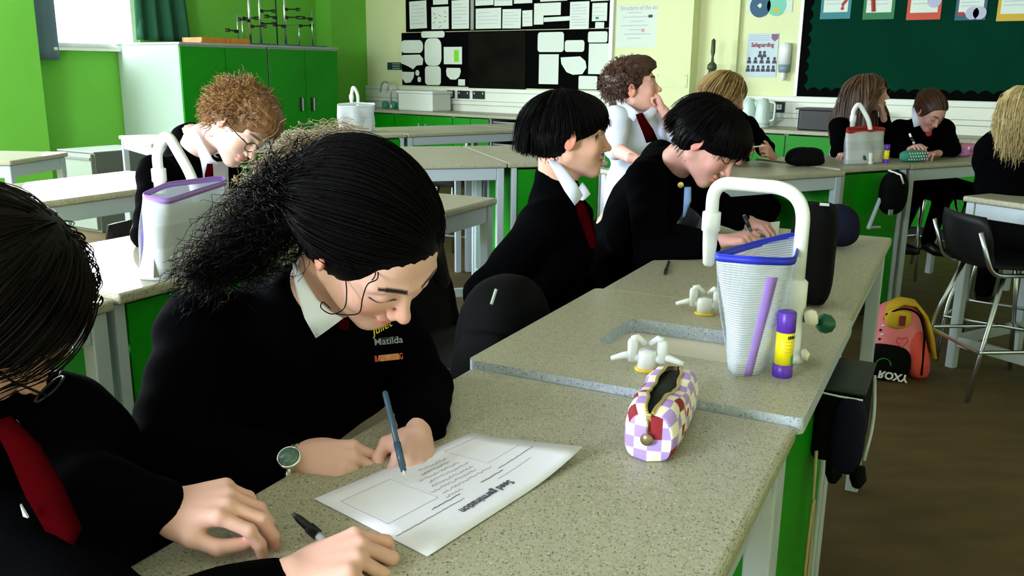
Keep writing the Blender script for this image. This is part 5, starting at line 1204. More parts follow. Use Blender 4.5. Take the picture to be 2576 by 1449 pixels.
FOLD = lambda P: .0022 * np.sin(P[:, 0] * 47 + 3 * np.sin(P[:, 2] * 21)) * np.sin(P[:, 2] * 39 + P[:, 1] * 25) + .0016 * np.sin(P[:, 1] * 83 + P[:, 2] * 61)

def person(label, K, tone, tr=.055, cloth='black', shirt=None, hb=.0036, hh=.0042, hdh=.004, eyes='down', brow=(.03, .02, .015), lip=None, hs=1.0, legs=True, hands=(), skirt=False, sleeve=.052, arms_bare=False, blush=.5, width=1.0, cuff=.8):
    """K: dict of joints (pelvis, chest, neck, head, hf, hu, sr, sl, er, el, wr, wl)"""
    o = np.array([K['pelvis'][0], K['pelvis'][1], 0.]); t = thing('person', label, 'person', Vector(o))
    A = {k: np.array(v, float) for k, v in K.items()}; R = frame(K['hf'], K['hu']); tone = np.array(tone); lip = lip if lip is not None else tone * [.95, .48, .5]
    V, Qs, C, n0 = [], [], [], 0
    def put(F, paint=None):
        nonlocal n0
        p, q = F.mesh(); V.append(p - o); Qs.append(q + n0); n0 += len(p); C.append(paint(p) if paint else np.tile(tone, (len(p), 1)))
    F = Field(hdh); nk = A['neck'] * .85 + A['chest'] * .15; head_prims(F, R, A['head'], hs, nk); put(F, lambda p: skin_paint(p, R, A['head'], hs, tone, brow, lip, eyes, blush=blush))
    w = width
    F = Field(.009); F.rc(A['neck'], A['chest'], .045, .09, .05); F.rc(A['chest'], A['pelvis'] + [0, 0, .05], .09, .10, .05); F.rc(A['sr'], A['sl'], .035, .035, .04)
    if not arms_bare:
        for a, b, c_ in (('sr', 'er', 'wr'), ('sl', 'el', 'wl')): F.rc(A[a], A[b], .034, .028, .02); F.rc(A[b], A[b] * .12 + A[c_] * .88, .028, .02, .02)
    put(F)
    if arms_bare:
        F = Field(.0045)
        for a, b, c_ in (('sr', 'er', 'wr'), ('sl', 'el', 'wl')): F.rc(A[a], A[b], .042, .036, .02); F.rc(A[b], A[c_], .036, .022, .02)
        put(F)
    tips = {}
    for hd in hands:
        F = Field(hd.get('h', hh)); T_ = hand_prims(F, hd['w'], hd['f'], hd['d'], hd['side'], hd['curls'], hd.get('spread', (.10, .02, -.06, -.16)), hd.get('thumb'), hd.get('s', .95)); tips[hd['side']] = T_
        def pj_(p, T_=T_, hd=hd):
            c_ = np.tile(tone, (len(p), 1)).astype(float)
            for tp in T_: m_ = np.exp(-(np.linalg.norm(p - tp, axis=1) / .013) ** 2)[:, None] * .45; c_ = c_ * (1 - m_) + tone * [1, .62, .62] * m_
            return c_
        put(F, pj_)
    b = np_obj('body', np.concatenate(V), np.concatenate(Qs), M['skin'], t, np.concatenate(C)); b['label'] = 'skin of head, neck and hands'
    # jacket / shirt
    F = Field(.0075); ch, pe, nb = A['chest'], A['pelvis'], A['neck']; axx = A['sr'] - A['sl']; axx = axx / np.linalg.norm(axx); upv = nb - pe; upv /= np.linalg.norm(upv); fz = np.cross(upv, axx); fz /= np.linalg.norm(fz); axx = np.cross(fz, upv); Q = np.stack([axx, fz, upv], 1)
    F.ell(ch, np.array([.165 * w, .105 * w, .17]), Q, .05); F.ell(ch * .45 + pe * .55, np.array([.150 * w, .105 * w, .18]), Q, .05); F.ell(pe + upv * .05, np.array([.165 * w, .12 * w, .13]), Q, .05)
    F.rc(A['sr'], A['sl'], tr, tr, .05); F.rc(ch, nb - upv * .02, .09, .062, .05)
    sl = sleeve
    for a, b_, c_ in (('sr', 'er', 'wr'), ('sl', 'el', 'wl')):
        F.rc(A[a], A[b_], sl * 1.08, sl * .92, .025)
        if not arms_bare: F.rc(A[b_], A[b_] * (1 - cuff - .02) + A[c_] * (cuff + .02), sl * .92, sl * .66, .02)
        else: pass
    F.ell(A['neck'] + (A['head'] - A['neck']) * .35, (.052, .052, .05), Q, .015, 's')
    p, q = F.mesh(FOLD); np_obj('jacket' if not arms_bare else 'shirt', p - o, q, M[cloth], t)
    # legs
    fw = A.get('face', fz if True else fz).copy(); fw[2] = 0; fw /= np.linalg.norm(fw); sd = np.cross(fw, [0, 0, 1.])
    if legs:
        F = Field(.012); S_ = MB()
        for g in (-1, 1):
            hp = pe + sd * g * .085; kn = hp + fw * .36 + sd * g * .05 + np.array([0, 0, -.02]); an = kn - fw * .10; an[2] = .30
            F.rc(hp, kn, .085, .062, .04); F.rc(kn, an, .060, .046, .03)
            S_.tube([Vector(an - [0, 0, .0] - o), Vector(an - [0, 0, .03] - o), Vector(an + fw * .10 - [0, 0, .05] - o), Vector(an + fw * .17 - [0, 0, .055] - o)], [.035, .042, .038, .022], 10)
        F.ell(pe + [0, 0, .0], (.15, .15, .10), None, .04); p, q = F.mesh(); np_obj('trousers', p - o, q, M['trouser'], t); ob('shoes', S_, M['dark'], t, smooth=True)
    return t, o, R, A, tips
# ------------------------------------------------------------------ the pupils
V3 = lambda v: np.array(v, float)
SK = lin(206, 158, 142)
HM = {'black': hair_mat('black_hair', (.0010, .0009, .0010), (.0035, .0026, .0024), .55, .07), 'dark': hair_mat('dark_brown_hair', (.003, .002, .0015), (.009, .005, .003), .5, .15),
      'ginger': hair_mat('sandy_curls', lin(86, 52, 28), lin(190, 140, 84), .45), 'brown': hair_mat('brown_curls', lin(44, 26, 18), lin(96, 56, 34), .45),
      'blonde': hair_mat('long_blonde_hair', lin(110, 84, 46), lin(214, 180, 118), .4), 'brunette': hair_mat('long_brown_hair', lin(44, 30, 22), lin(120, 88, 60), .4),
      'pale': hair_mat('pale_blonde_hair', lin(150, 128, 78), lin(226, 206, 150), .4)}

# 1. the girl writing in the foreground
hc = J(935, 612, 1.185)
K = dict(pelvis=Bw(-1.17, .98, .66), chest=J(770, 905, 1.44), neck=J(800, 730, 1.33), head=hc, hf=(.52, -.40, -.75), hu=(.46, -.62, .62),
         sr=J(500, 830, 1.30), sl=J(985, 850, 1.50), er=J(412, 1130, 1.16), el=J(1062, 985, 1.42), wr=J(735, 1160, 1.135), wl=J(1062, 1092, 1.22))
G_ = person('girl with dark curly hair bent over the worksheet, writing with her left hand', K, lin(226, 178, 164), tr=.058, hh=.0022, hdh=.0019, brow=(.012, .008, .008), hs=1.0, sleeve=.056, cuff=.90, width=1.12, blush=.8,
    hands=[dict(w=J(742, 1152, 1.125), f=J(930, 1168, 1.115) - J(742, 1152, 1.125), d=(.1, -.5, .86), side=1, curls=[(38, 45, 25), (40, 52, 28), (42, 58, 30), (48, 60, 30)], thumb=[(.034, .044, -.020), (.030, .066, -.030), (.014, .082, -.034)], s=.96),
           dict(w=J(1052, 1092, 1.205), f=J(1036, 1215, 1.09) - J(1052, 1092, 1.205), d=(.42, -.52, .70), side=-1, curls=[(48, 66, 22), (58, 72, 30), (66, 78, 35), (70, 80, 40)], thumb=[(.044, .040, -.012), (.050, .066, -.024), (.036, .090, -.034)], s=.93)])
t, o, R, A, tips = G_
GH = [0.075, -.125, -.03]
lc = lambda x, y, z: V3(hc) + R @ np.array([x, y, z])
ex = [(lc(-.055, .02, .03), V3(J(1112, 705, 1.215)), .030, .012, .02), (lc(.02, -.09, .01), lc(.05, -.125, -.04), .050, .034, .03), (lc(.05, -.125, -.04), V3(J(620, 640, 1.32)), .034, .026, .03), (V3(J(620, 640, 1.32)), V3(J(520, 700, 1.28)), .030, .018, .03)]
hair(t, R, hc, 1.0, HM['black'], 'tied', 3000, .21, seed=3, gather=(.072, -.125, -.03), rad=.0009, h=.0028, thick=1.15, curl=.0004, extra=ex, o=o,
     wild=[(lc(.04, -.07, .05), V3(J(640, 580, 1.28)), 900, .022, .028, .007), (lc(.06, -.09, .02), V3(J(690, 560, 1.24)), 700, .026, .030, .008), (lc(.05, -.12, .0), V3(J(560, 670, 1.27)), 500, .02, .026, .007), (V3(J(640, 620, 1.28)), V3(J(480, 712, 1.24)), 300, .03, .02, .005)])
HM['frizz'] = hair_mat('backlit_frizz_tint', lin(44, 34, 24), lin(164, 140, 98), .45, .4)  # paler than the dark hair, backlight put into the strand colour
FRZ = Field(.004); fr_P = []
rgf = np.random.default_rng(4)
def frizz(parent, o, specs, m, rad=.0006, name='loose_frizz'):
    V, Qs, C, nb_ = [], [], [], 0
    for a, b, nn, sp, sp2, cr in specs:
        a, b = V3(a), V3(b); kk = 22; tt = np.linspace(0, 1, kk)[None, :, None]; s0 = a + rgf.normal(size=(nn, 1, 3)) * sp; s1 = b + rgf.normal(size=(nn, 1, 3)) * sp2
        mid = (s0 + s1) / 2 + rgf.normal(size=(nn, 1, 3)) * sp2 * .5 + np.array([-.01, 0, .02]); Pw = s0 * (1 - tt) ** 2 + mid * 2 * tt * (1 - tt) + s1 * tt ** 2
        ph = rgf.random((nn, 1)) * 6.28; fr = (18 + 16 * rgf.random((nn, 1))) * tt[..., 0]; am = cr * (.3 + rgf.random((nn, 1))) * np.clip(tt[..., 0] * 4, 0, 1)
        d_ = (b - a) / np.linalg.norm(b - a); e1 = np.cross(d_, [0, .2, 1.]); e1 /= np.linalg.norm(e1); e2 = np.cross(d_, e1); Pw = Pw + e1 * (am * np.cos(fr + ph))[..., None] + e2 * (am * np.sin(fr + ph))[..., None]
        v_, q_ = tubes_np(Pw, np.linspace(1, .5, kk)[None] * rad); V.append(v_); Qs.append(q_ + nb_); nb_ += len(v_); cc = np.repeat(rgf.random(nn), kk * 3)[:, None]; C.append(np.concatenate([cc, cc * 0, cc * 0], 1))
    return np_obj(name, np.concatenate(V) - np.array(o), np.concatenate(Qs), m, parent, np.concatenate(C))
frizz(t, o, [(J(800, 370, 1.27), J(720, 400, 1.31), 160, .013, .014, .003), (J(765, 400, 1.26), J(690, 490, 1.32), 900, .018, .020, .006), (J(710, 480, 1.27), J(630, 590, 1.31), 1000, .022, .024, .006),
            (J(650, 590, 1.31), J(500, 690, 1.28), 350, .018, .016, .005), (J(900, 345, 1.22), J(790, 352, 1.28), 60, .010, .010, .0015)], HM['frizz'])
def strand(parent, pts, o, m, r=.0011, name='loose_curl'):
    P = [Vector(p) - Vector(o) for p in pts]; Pq = []
    for i in range(len(P) - 1):
        a, b_, c_, d = P[max(i - 1, 0)], P[i], P[i + 1], P[min(i + 2, len(P) - 1)]
        for k in range(6): q = k / 6; Pq.append(.5 * ((2 * b_) + (c_ - a) * q + (2 * a - 5 * b_ + 4 * c_ - d) * q * q + (3 * b_ - a - 3 * c_ + d) * q ** 3))
    Pq.append(P[-1]); return ob(name, MB().tube(Pq, r, 6), m, parent, smooth=True)
for pl in ([(868, 690, 1.13), (872, 735, 1.11), (866, 775, 1.11), (835, 790, 1.12), (808, 775, 1.13), (812, 760, 1.14), (830, 775, 1.13)],
           [(948, 660, 1.10), (950, 700, 1.09), (925, 715, 1.08), (912, 750, 1.08), (905, 785, 1.08), (880, 792, 1.09), (845, 790, 1.10)],
           [(940, 650, 1.10), (944, 690, 1.09), (936, 705, 1.08)]):
    strand(t, [J(*q) for q in pl], o, HM['black'], r=.0008)
def poly(name, pts, parent, o, m, th=.003): return ob(name, MB().slab([Vector(p) - Vector(o) for p in pts], th), m, parent, smooth=False)
def wing(name, pts, parent, o, m, th=.003, bulge=.004):
    """a cloth panel between two edge polylines of equal length"""
    a, b = pts; P = []
    for p, q in zip(a, b):
        p, q = Vector(p) - Vector(o), Vector(q) - Vector(o); P.append([p.lerp(q, k / 6) + Vector((0, -bulge * math.sin(k / 6 * math.pi), 0)) for k in range(7)])
    return ob(name, MB().grid(P, th), m, parent, smooth=True)
wing('shirt_collar', ([J(738, 662, 1.235), J(742, 705, 1.215), J(752, 750, 1.20), J(768, 800, 1.19), J(796, 850, 1.185)], [J(742, 662, 1.24), J(772, 712, 1.20), J(800, 755, 1.185), J(830, 782, 1.18), J(864, 800, 1.18)]), t, o, M['shirt'])
poly('tie', [J(850, 800, 1.20), J(880, 803, 1.20), J(876, 828, 1.20), J(856, 826, 1.20)], t, o, M['tie'], .01)
def pin(name, s_, px, py, dep, size, col, rot, back=None, w=0, h=0, sx=1, shear=0, parent=None, o_=None):
    p = J(px, py, dep) - Vector(o_ if o_ is not None else o); mw = Matrix.Translation(p) @ Matrix.Rotation(math.radians(82), 4, 'X') @ Matrix.Rotation(rot, 4, 'Z')
    if back: q = ob(name, MB().box((0, 0, 0), (w, h, .002)), back, parent or t, bevel=.0005); q.matrix_local = mw
    text(name + '_lettering', s_, size, col, parent or t, mw @ Matrix.Translation((0, 0, .0032)), extrude=.0004, bold=.00005, sx=sx, shear=shear)
GOLD = mat('gold_enamel', lin(214, 190, 40), .4); STEEL = mat('steel_enamel', lin(126, 140, 156), .35); RED = mat('red_enamel', lin(226, 84, 50), .45)
pin('script_pin', 'Juliet', 960, 824, 1.222, .0155, GOLD, .5, shear=.4)
pin('steel_pin', 'Matilda', 978, 857, 1.232, .0145, STEEL, .12, back=M['dark'], w=.030, h=.010)
pin('red_pin', 'BANG BANG', 979, 899, 1.235, .0130, RED, .12, back=mat('cream_enamel', lin(180, 170, 120), .5), w=.030, h=.009, sx=.56)
wp_ = J(733, 1152, 1.105) - Vector(o); wq = frame(J(930, 1168, 1.115) - J(742, 1152, 1.125), (.12, -.62, .77)); WM = Matrix([[*wq[0], wp_.x], [*wq[1], wp_.y], [*wq[2], wp_.z], [0, 0, 0, 1]])
def placed(name, mb, m, parent, mw): q = ob(name, mb, m, parent, smooth=True); q.matrix_local = mw; return q
wt = MB().tube([(.027 * math.cos(a), 0, -.018 + .021 * math.sin(a)) for a in [k * 2 * math.pi / 28 for k in range(28)]], .0045, 8, closed=True); placed('watch_strap', wt, M['silver2'], t, WM)
placed('watch_case', MB().lathe([(0, -.002), (.015, -.002), (.0165, 0), (.0165, .005), (.0145, .0065), (.014, .0055), (0, .0055)], (.004, 0, .006), 24), M['silver2'], t, WM)
placed('watch_face', MB().lathe([(0, 0), (.0135, 0), (.0135, .0008), (0, .0009)], (.004, 0, .0118), 24), mat('watch_dial', lin(90, 120, 110), .15), t, WM)
pen('slate blue pen held by the girl writing', J(1021, 1208, 1.063), J(968, 985, 1.16), M['sheenpen'], M['silver2'], r=.0048, cap=False, tip=M['sheenpen'])

# 2. the pupil in the near left corner
hc = J(-48, 782, .95)
K = dict(pelvis=Bw(-1.10, .30, .66), chest=J(20, 1250, 1.0), neck=J(-60, 1020, 1.0), head=hc, hf=(.50, .30, -.80), hu=(.80, .10, .55),
         sr=J(-260, 1150, .95), sl=J(130, 1130, 1.08), er=J(330, 1600, .74), el=at(225, 1262, .955), wr=J(690, 1478, .845), wl=at(405, 1275, .938))
t, o, R, A, tips = person('pupil with glasses and dark red tie in the near left corner, cut by the frame', K, lin(226, 176, 160), hh=.0022, hdh=.003, sleeve=.050, cuff=.97, legs=True,
    hands=[dict(w=at(412, 1275, .935), f=at(560, 1262, .945) - at(412, 1275, .935), d=(-.05, -.25, .96), side=-1, curls=[(34, 40, 22), (36, 40, 24), (40, 38, 24), (44, 36, 22)], thumb=[(.040, .045, -.016), (.044, .074, -.030), (.034, .100, -.036)], s=.95),
           dict(w=J(725, 1452, .845), f=J(880, 1398, .855) - J(725, 1452, .845), d=(-.2, -.25, .94), side=1, curls=GRIP, thumb=[(.040, .050, -.018), (.042, .075, -.026), (.026, .095, -.03)], s=.98)])
hair(t, R, hc, 1.04, HM['dark'], 'long', 1500, .16, seed=5, rad=.0011, h=.004, thick=1.3, curl=.0004, o=o, k=12)
ribbon('tie', t, [J(5, 1055, .86), J(60, 1130, .84), J(110, 1230, .82), J(165, 1340, .80), J(160, 1425, .78)], [.022, .034, .040, .034, .004], (1, 0, .35), M['tie'], o)
wing('shirt_front', ([J(20, 1062, .87), J(70, 1130, .85), J(100, 1200, .83)], [J(42, 1058, .875), J(85, 1120, .855), J(108, 1195, .835)]), t, o, M['shirt'])
poly('shirt_gap', [J(52, 1268, .80), J(62, 1285, .80), J(72, 1302, .80), J(60, 1298, .80)], t, o, M['shirt'])
def glasses(parent, R, hc, s, o, m, lens=True):
    g = MB(); L = lambda x, y, z: Vector(V3(hc) + np.array(R) @ (np.array([x, y, z]) * s) - np.array(o))
    for sg in (-1, 1):
        g.tube([L(sg * .034 + .023 * math.cos(a), .103 - .10 * (.023 * math.cos(a) * sg) , .004 + .017 * math.sin(a)) for a in [k * 2 * math.pi / 20 for k in range(20)]], .0016, 6, closed=True)
        g.tube([L(sg * .057, .100, .009), L(sg * .078, .06, .008), L(sg * .079, -.005, .004), L(sg * .078, -.02, -.012)], .0016, 6)
    g.tube([L(-.011, .106, .008), L(.011, .106, .008)], .0016, 6); q = ob('glasses', g, m, parent, smooth=True)
    return q
glasses(t, R, hc, 1.04, o, M['dark'])
lz = MB(); c0 = J(180, 925, .83) - Vector(o)
br = MB()
wb = J(758, 1437, .852) - Vector(o); wq = frame(J(880, 1398, .855) - J(725, 1452, .845), (-.2, -.25, .94)); BM = Matrix([[*wq[0], wb.x], [*wq[1], wb.y], [*wq[2], wb.z - .012], [0, 0, 0, 1]])
for k in range(22):
    a = k * 2 * math.pi / 22; br.lathe([(0, -.0034), (.0034, 0), (0, .0034)], (.029 * math.cos(a), 0, .023 * math.sin(a)), 8)
placed('bead_bracelet', br, M['white'], t, BM)

# 3. the boy with glasses
hc = J(602, 318, 2.82)
K = dict(pelvis=Bw(-2.60, 2.42, .66), chest=J(455, 520, 2.90), neck=J(478, 345, 2.88), head=hc, hf=(.60, -.42, -.68), hu=(.72, -.05, .60),
         sr=J(395, 440, 2.70), sl=J(560, 430, 3.12), er=J(375, 590, 2.58), el=J(600, 560, 3.15), wr=J(480, 620, 2.65), wl=J(588, 530, 3.10))
t, o, R, A, tips = person('boy with ginger curls and glasses looking down at his work, left of the girl', K, lin(236, 196, 184), hh=.0032, hdh=.0034, brow=lin(120, 80, 50), sleeve=.052, blush=.6,
    hands=[dict(w=J(592, 522, 3.10), f=J(612, 560, 3.02) - J(592, 520, 3.10), d=(.2, -.4, .85), side=-1, curls=[(30, 50, 30), (34, 55, 30), (38, 55, 30), (40, 55, 30)]), dict(w=J(480, 622, 2.65), f=(.9, .3, -.1), d=(0, 0, 1), side=1, curls=RELAX)])
hair(t, R, hc, 1.02, HM['ginger'], 'short', 1500, .045, seed=8, rad=.0017, h=.004, thick=1.3, curl=.005, wave=12, o=o, k=10)
glasses(t, R, hc, 1.02, o, M['dark'])
wing('shirt_collar', ([J(482, 325, 2.80), J(494, 370, 2.78), J(505, 405, 2.77), J(512, 445, 2.77)], [J(490, 318, 2.80), J(512, 360, 2.78), J(535, 400, 2.78), J(552, 412, 2.80)]), t, o, M['shirt'])
wing('shirt_front', ([J(508, 410, 2.79), J(512, 450, 2.79), J(518, 500, 2.79)], [J(572, 405, 2.90), J(574, 445, 2.9), J(576, 495, 2.9)]), t, o, M['shirt'])
ribbon('tie', t, [J(528, 412, 2.77), J(526, 440, 2.77), J(526, 500, 2.78)], [.016, .026, .03], (1, 0, 0), M['tie'], o)
ribbon('shirt_cuff', t, [J(575, 497, 3.05), J(575, 515, 3.05)], [.045, .045], (1, .2, 0), M['shirt'], o, .02)

# 4. the boy with the bowl haircut
hc = J(1432, 345, 2.42)
K = dict(pelvis=Bw(-1.13, 2.22, .66), chest=J(1392, 640, 2.46), neck=J(1404, 436, 2.44), head=hc, hf=(.99, .04, -.04), hu=(.03, .05, 1),
         sr=J(1365, 560, 2.30), sl=J(1440, 545, 2.64), er=Bw(-1.10, 2.0, .84), el=Bw(-1.08, 2.46, .84), wr=Bw(-.86, 2.12, .76), wl=Bw(-.86, 2.32, .76))
t, o, R, A, tips = person('boy with a black bowl haircut in profile, smiling to the right', K, lin(214, 164, 144), hh=.004, hdh=.0028, eyes='open', brow=(.01, .008, .008), sleeve=.052,
    hands=[dict(w=Bw(-.86, 2.12, .76), f=(.8, -.5, -.5), d=(.4, -.2, .9), side=1, curls=RELAX), dict(w=Bw(-.86, 2.32, .76), f=(.8, -.5, -.5), d=(.4, -.2, .9), side=-1, curls=RELAX)])
hair(t, R, hc, 1.0, HM['black'], 'bowl', 1500, .17, seed=9, rad=.0012, h=.0035, thick=1.05, o=o, k=14)
wing('shirt_collar', ([J(1378, 402, 2.36), J(1398, 440, 2.33), J(1420, 480, 2.31), J(1446, 517, 2.31)], [J(1398, 402, 2.38), J(1426, 430, 2.34), J(1450, 462, 2.32), J(1466, 492, 2.33)]), t, o, M['shirt'])
wing('shirt_collar', ([J(1452, 478, 2.40), J(1458, 500, 2.36), J(1464, 507, 2.35)], [J(1466, 458, 2.42), J(1478, 475, 2.38), J(1485, 488, 2.36)]), t, o, M['shirt'])
ribbon('tie', t, [J(1458, 505, 2.34), J(1468, 545, 2.33), J(1485, 590, 2.33), J(1495, 625, 2.33)], [.020, .030, .026, .02], (1, 0, .1), M['tie'], o)

# 5. the boy leaning over his writing
hc = J(1782, 362, 2.66)
K = dict(pelvis=Bw(-1.18, 2.95, .66), chest=J(1620, 520, 2.88), neck=J(1700, 405, 2.78), head=hc, hf=(.62, -.42, -.62), hu=(.52, -.20, .80),
         sr=J(1625, 455, 2.70), sl=J(1660, 400, 3.02), er=J(1640, 640, 2.52), el=J(1800, 520, 2.95), wr=J(1815, 610, 2.50), wl=J(1870, 560, 2.9))
t, o, R, A, tips = person('boy with dark messy hair leaning low over his writing, in a black blazer', K, lin(204, 152, 140), hh=.0035, hdh=.003, brow=(.01, .008, .008), sleeve=.056, width=1.1, blush=.7,
    hands=[dict(w=J(1812, 606, 2.50), f=J(1895, 598, 2.46) - J(1812, 608, 2.50), d=(.0, -.2, .95), side=1, curls=GRIP), dict(w=J(1880, 556, 2.92), f=(.5, -.6, -.1), d=(0, 0, 1), side=-1, curls=RELAX)])
hair(t, R, hc, 1.03, HM['black'], 'bowl', 1300, .16, seed=12, rad=.0013, h=.0038, thick=1.35, o=o, k=12, curl=.0012, wave=9)
wing('shirt_front', ([J(1722, 470, 2.62), J(1720, 510, 2.62), J(1718, 548, 2.62)], [J(1738, 470, 2.62), J(1738, 505, 2.62), J(1724, 540, 2.62)]), t, o, mat('pale_blue_shirt', lin(120, 150, 200), .8))
ob('lapel_badge', MB().lathe([(0, 0), (.009, .002), (0, .004)], J(1712, 465, 2.60) - Vector(o), 12, R=Euler((math.pi / 2, 0, 0)).to_matrix()), M['brass'], t)
pn_ = [at(1868, 566, .8995), at(1860, 612, .8995), at(1955, 616, .8995), at(1962, 557, .8995)]
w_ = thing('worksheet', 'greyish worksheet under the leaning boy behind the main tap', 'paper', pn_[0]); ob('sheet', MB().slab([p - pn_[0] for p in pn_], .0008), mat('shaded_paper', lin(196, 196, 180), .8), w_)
pen('blue pen in the hand of the leaning boy', J(1892, 588, 2.50), J(1871, 540, 2.52), M['sheenpen'], M['silver2'], r=.006, cap=False)

# 6. the boy in the white shirt
hc = J(1592, 222, 3.98)
K = dict(pelvis=J(1590, 470, 4.18), chest=J(1600, 335, 4.10), neck=J(1598, 268, 4.02), head=hc, hf=(.90, -.12, .16), hu=(-.18, .02, 1),
         sr=J(1548, 300, 3.92), sl=J(1650, 292, 4.18), er=J(1548, 375, 3.90), el=J(1698, 338, 4.0), wr=J(1600, 400, 3.75), wl=J(1668, 276, 3.95))
K['pelvis'].z = .66
t, o, R, A, tips = person('boy in a short-sleeved white shirt and dark red tie, chin on hand, looking up', K, lin(226, 172, 158), cloth='shirt', arms_bare=True, hh=.004, hdh=.004, eyes='open', brow=lin(50, 30, 20), width=1.12, blush=.6, hs=1.06,
    hands=[dict(w=J(1668, 278, 3.95), f=J(1650, 245, 3.95) - J(1668, 278, 3.95), d=(.9, .2, .2), side=-1, curls=FIST), dict(w=J(1600, 400, 3.75), f=(.8, -.2, -.1), d=(0, 0, 1), side=1, curls=RELAX)])
hair(t, R, hc, 1.06, HM['brown'], 'short', 900, .030, seed=14, rad=.0022, h=.005, thick=.6, curl=.004, wave=12, o=o, k=9)
wing('shirt_collar', ([J(1548, 252, 3.93), J(1556, 268, 3.92), J(1575, 288, 3.90), J(1594, 306, 3.88)], [J(1562, 246, 3.94), J(1580, 262, 3.92), J(1596, 274, 3.90), J(1608, 286, 3.88)]), t, o, M['shirt'])
wing('shirt_collar', ([J(1612, 288, 3.88), J(1622, 298, 3.88), J(1630, 303, 3.88)], [J(1650, 262, 3.96), J(1652, 278, 3.94), J(1650, 286, 3.93)]), t, o, M['shirt'])
ribbon('tie', t, [J(1608, 286, 3.87), J(1616, 304, 3.86), J(1630, 330, 3.87), J(1640, 355, 3.90)], [.030, .036, .046, .05], (1, -.3, .3), M['tie'], o, .008)

# 7. the blonde girl
hc = J(1826, 242, 5.22)
K = dict(pelvis=J(1840, 430, 5.6), chest=J(1838, 345, 5.42), neck=J(1822, 285, 5.34), head=hc, hf=(.84, -.34, -.40), hu=(.35, -.1, .93),
         sr=J(1782, 320, 5.25), sl=J(1880, 318, 5.55), er=J(1790, 385, 5.10), el=J(1925, 372, 5.4), wr=J(1868, 392, 5.05), wl=J(1935, 382, 5.12))
K['pelvis'].z = .66
t, o, R, A, tips = person('girl with long blonde hair holding a thin stick in both hands', K, lin(206, 150, 140), hh=.0045, hdh=.0048, brow=lin(120, 90, 50), hs=1.05, sleeve=.055,
    hands=[dict(w=J(1866, 398, 5.05), f=J(1888, 368, 5.0) - J(1866, 398, 5.05), d=(-.3, -.8, .3), side=1, curls=FIST), dict(w=J(1942, 392, 5.10), f=J(1920, 366, 5.0) - J(1942, 392, 5.10), d=(.3, -.8, .3), side=-1, curls=FIST)])
hair(t, R, hc, 1.06, HM['blonde'], 'long', 1500, .36, seed=15, rad=.0022, h=.006, thick=1.4, o=o, k=16, body=[(A['chest'] + [0, 0, .05], (.21, .17, .22))])
st = thing('thin_stick', 'thin pale stick held between the hands of the blonde girl', 'stick', J(1886, 371, 4.98)); ob('stick', MB().tube([(0, 0, 0), J(1925, 366, 4.98) - J(1886, 371, 4.98)], .0035, 6), M['whitepaint'], st)

# 8. the long haired girl resting her cheek
hc = J(2188, 238, 5.85)
K = dict(pelvis=J(2160, 420, 6.2), chest=J(2158, 335, 6.0), neck=J(2168, 290, 5.92), head=hc, hf=(.86, -.48, .06), hu=(-.05, 0, 1),
         sr=J(2110, 318, 5.82), sl=J(2205, 318, 6.1), er=J(2110, 385, 5.7), el=J(2232, 345, 5.88), wr=J(2160, 392, 5.6), wl=J(2222, 290, 5.82))
K['pelvis'].z = .66
t, o, R, A, tips = person('girl with long brown hair resting her cheek on her hand', K, lin(206, 160, 148), hh=.005, hdh=.005, eyes='open', hs=1.03, sleeve=.052,
    hands=[dict(w=J(2222, 290, 5.80), f=J(2216, 255, 5.78) - J(2222, 290, 5.80), d=(.8, -.3, .1), side=-1, curls=[(30, 40, 20)] * 4), dict(w=J(2130, 388, 5.62), f=(-.5, -.6, 0), d=(0, 0, 1), side=1, curls=RELAX)])
hair(t, R, hc, 1.05, HM['brunette'], 'long', 1300, .44, seed=16, rad=.0024, h=.006, thick=1.3, o=o, k=16, body=[(A['chest'] + [0, 0, .05], (.20, .16, .22))])

# 9. the girl bent over her writing at the back
hc = J(2340, 282, 5.85)
K = dict(pelvis=J(2330, 430, 6.35), chest=J(2325, 345, 6.15), neck=J(2322, 300, 6.02), head=hc, hf=(.22, -.72, -.62), hu=(.18, -.45, .80),
         sr=J(2262, 322, 6.0), sl=J(2378, 325, 6.1), er=J(2252, 378, 5.75), el=J(2398, 375, 5.85), wr=J(2296, 378, 5.62), wl=J(2360, 384, 5.65))
K['pelvis'].z = .66
t, o, R, A, tips = person('girl with tied back brown hair bent over her writing at the far right', K, lin(196, 146, 134), hh=.005, hdh=.005, hs=1.0, sleeve=.050,
    hands=[dict(w=J(2290, 376, 5.62), f=J(2310, 366, 5.55) - J(2290, 376, 5.62), d=(0, -.2, 1), side=1, curls=GRIP), dict(w=J(2356, 386, 5.62), f=(-.6, -.4, 0), d=(0, 0, 1), side=-1, curls=RELAX)])
hair(t, R, hc, 1.0, HM['brown'], 'tied', 700, .20, seed=17, gather=(0, -.12, .03), rad=.0022, h=.005, thick=.9, o=o, k=12)
wing('shirt_collar', ([J(2294, 272, 5.88), J(2294, 298, 5.85), J(2299, 320, 5.84)], [J(2304, 270, 5.88), J(2310, 292, 5.85), J(2318, 314, 5.85)]), t, o, M['shirt'])
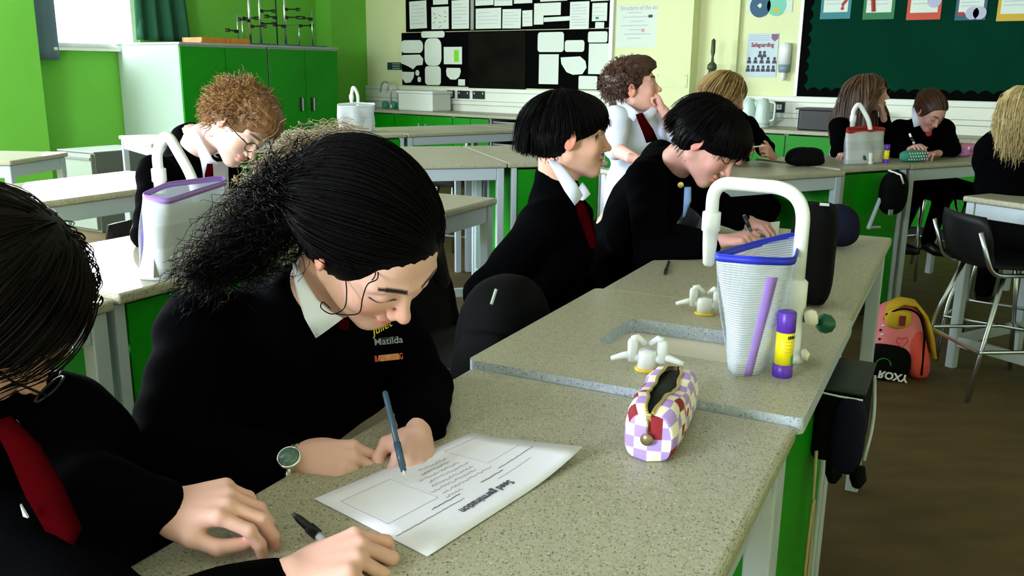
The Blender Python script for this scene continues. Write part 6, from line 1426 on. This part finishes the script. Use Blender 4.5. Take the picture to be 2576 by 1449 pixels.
ob('red_badge', MB().lathe([(0, 0), (.022, .003), (0, .008)], J(2336, 335, 5.86) - Vector(o), 7, R=Euler((math.pi / 2, 0, 0)).to_matrix()), mat('red_badge_enamel', lin(180, 30, 50), .5), t)
pen('white pencil in the hand of the girl writing at the back', J(2301, 364, 5.55), J(2288, 336, 5.6), M['whitepaint'], M['orange'], r=.008, cap=False)

# 10. the blonde pupil at the right edge
hc = J(2572, 292, 4.32)
K = dict(pelvis=J(2560, 480, 4.35), chest=J(2552, 400, 4.38), neck=J(2560, 345, 4.36), head=hc, hf=(.62, .76, -.16), hu=(.1, .1, 1),
         sr=J(2620, 385, 4.28), sl=J(2492, 378, 4.42), er=J(2680, 480, 4.35), el=J(2478, 465, 4.55), wr=J(2640, 470, 4.7), wl=J(2540, 460, 4.8))
K['pelvis'].z = .66
t, o, R, A, tips = person('pupil with wavy pale blonde hair seen from behind at the right edge', K, lin(206, 160, 148), hh=.006, hdh=.005, hs=1.05, sleeve=.056, width=1.15, hands=[])
hair(t, R, hc, 1.06, HM['pale'], 'long', 1700, .15, seed=18, rad=.0020, h=.006, thick=1.5, curl=.006, wave=16, o=o, k=14)
hb_ = MB(); 
hb_.tube([Vector(A['head'] + R @ (np.array([.092 * math.cos(a), -.01, .03 + .104 * math.sin(a)]) * 1.06) - o) for a in [math.pi * k / 16 for k in range(17)]], .006, 6); ob('hair_band', hb_, M['dark'], t, smooth=True)
for (px, py, dd), lb, f_ in (((1590, 470, 4.2), 'chair under the boy in the white shirt', 95), ((1840, 430, 5.6), 'chair under the blonde girl with the stick', 150), ((2160, 420, 6.2), 'chair under the girl resting her cheek', 150), ((2330, 430, 6.35), 'chair under the girl writing at the back', 160), ((2560, 480, 4.35), 'chair under the blonde pupil at the right edge', 40)):
    p = J(px, py, dd); chair(lb, (p.x, p.y), fyaw(f_))
# ------------------------------------------------------------------ square the room up with the world axes
RZ = Matrix.Rotation(YW, 4, 'Z')
bpy.context.view_layer.update()
for ob_ in list(S.objects):
    if ob_.parent is None: ob_.matrix_world = RZ @ ob_.matrix_world
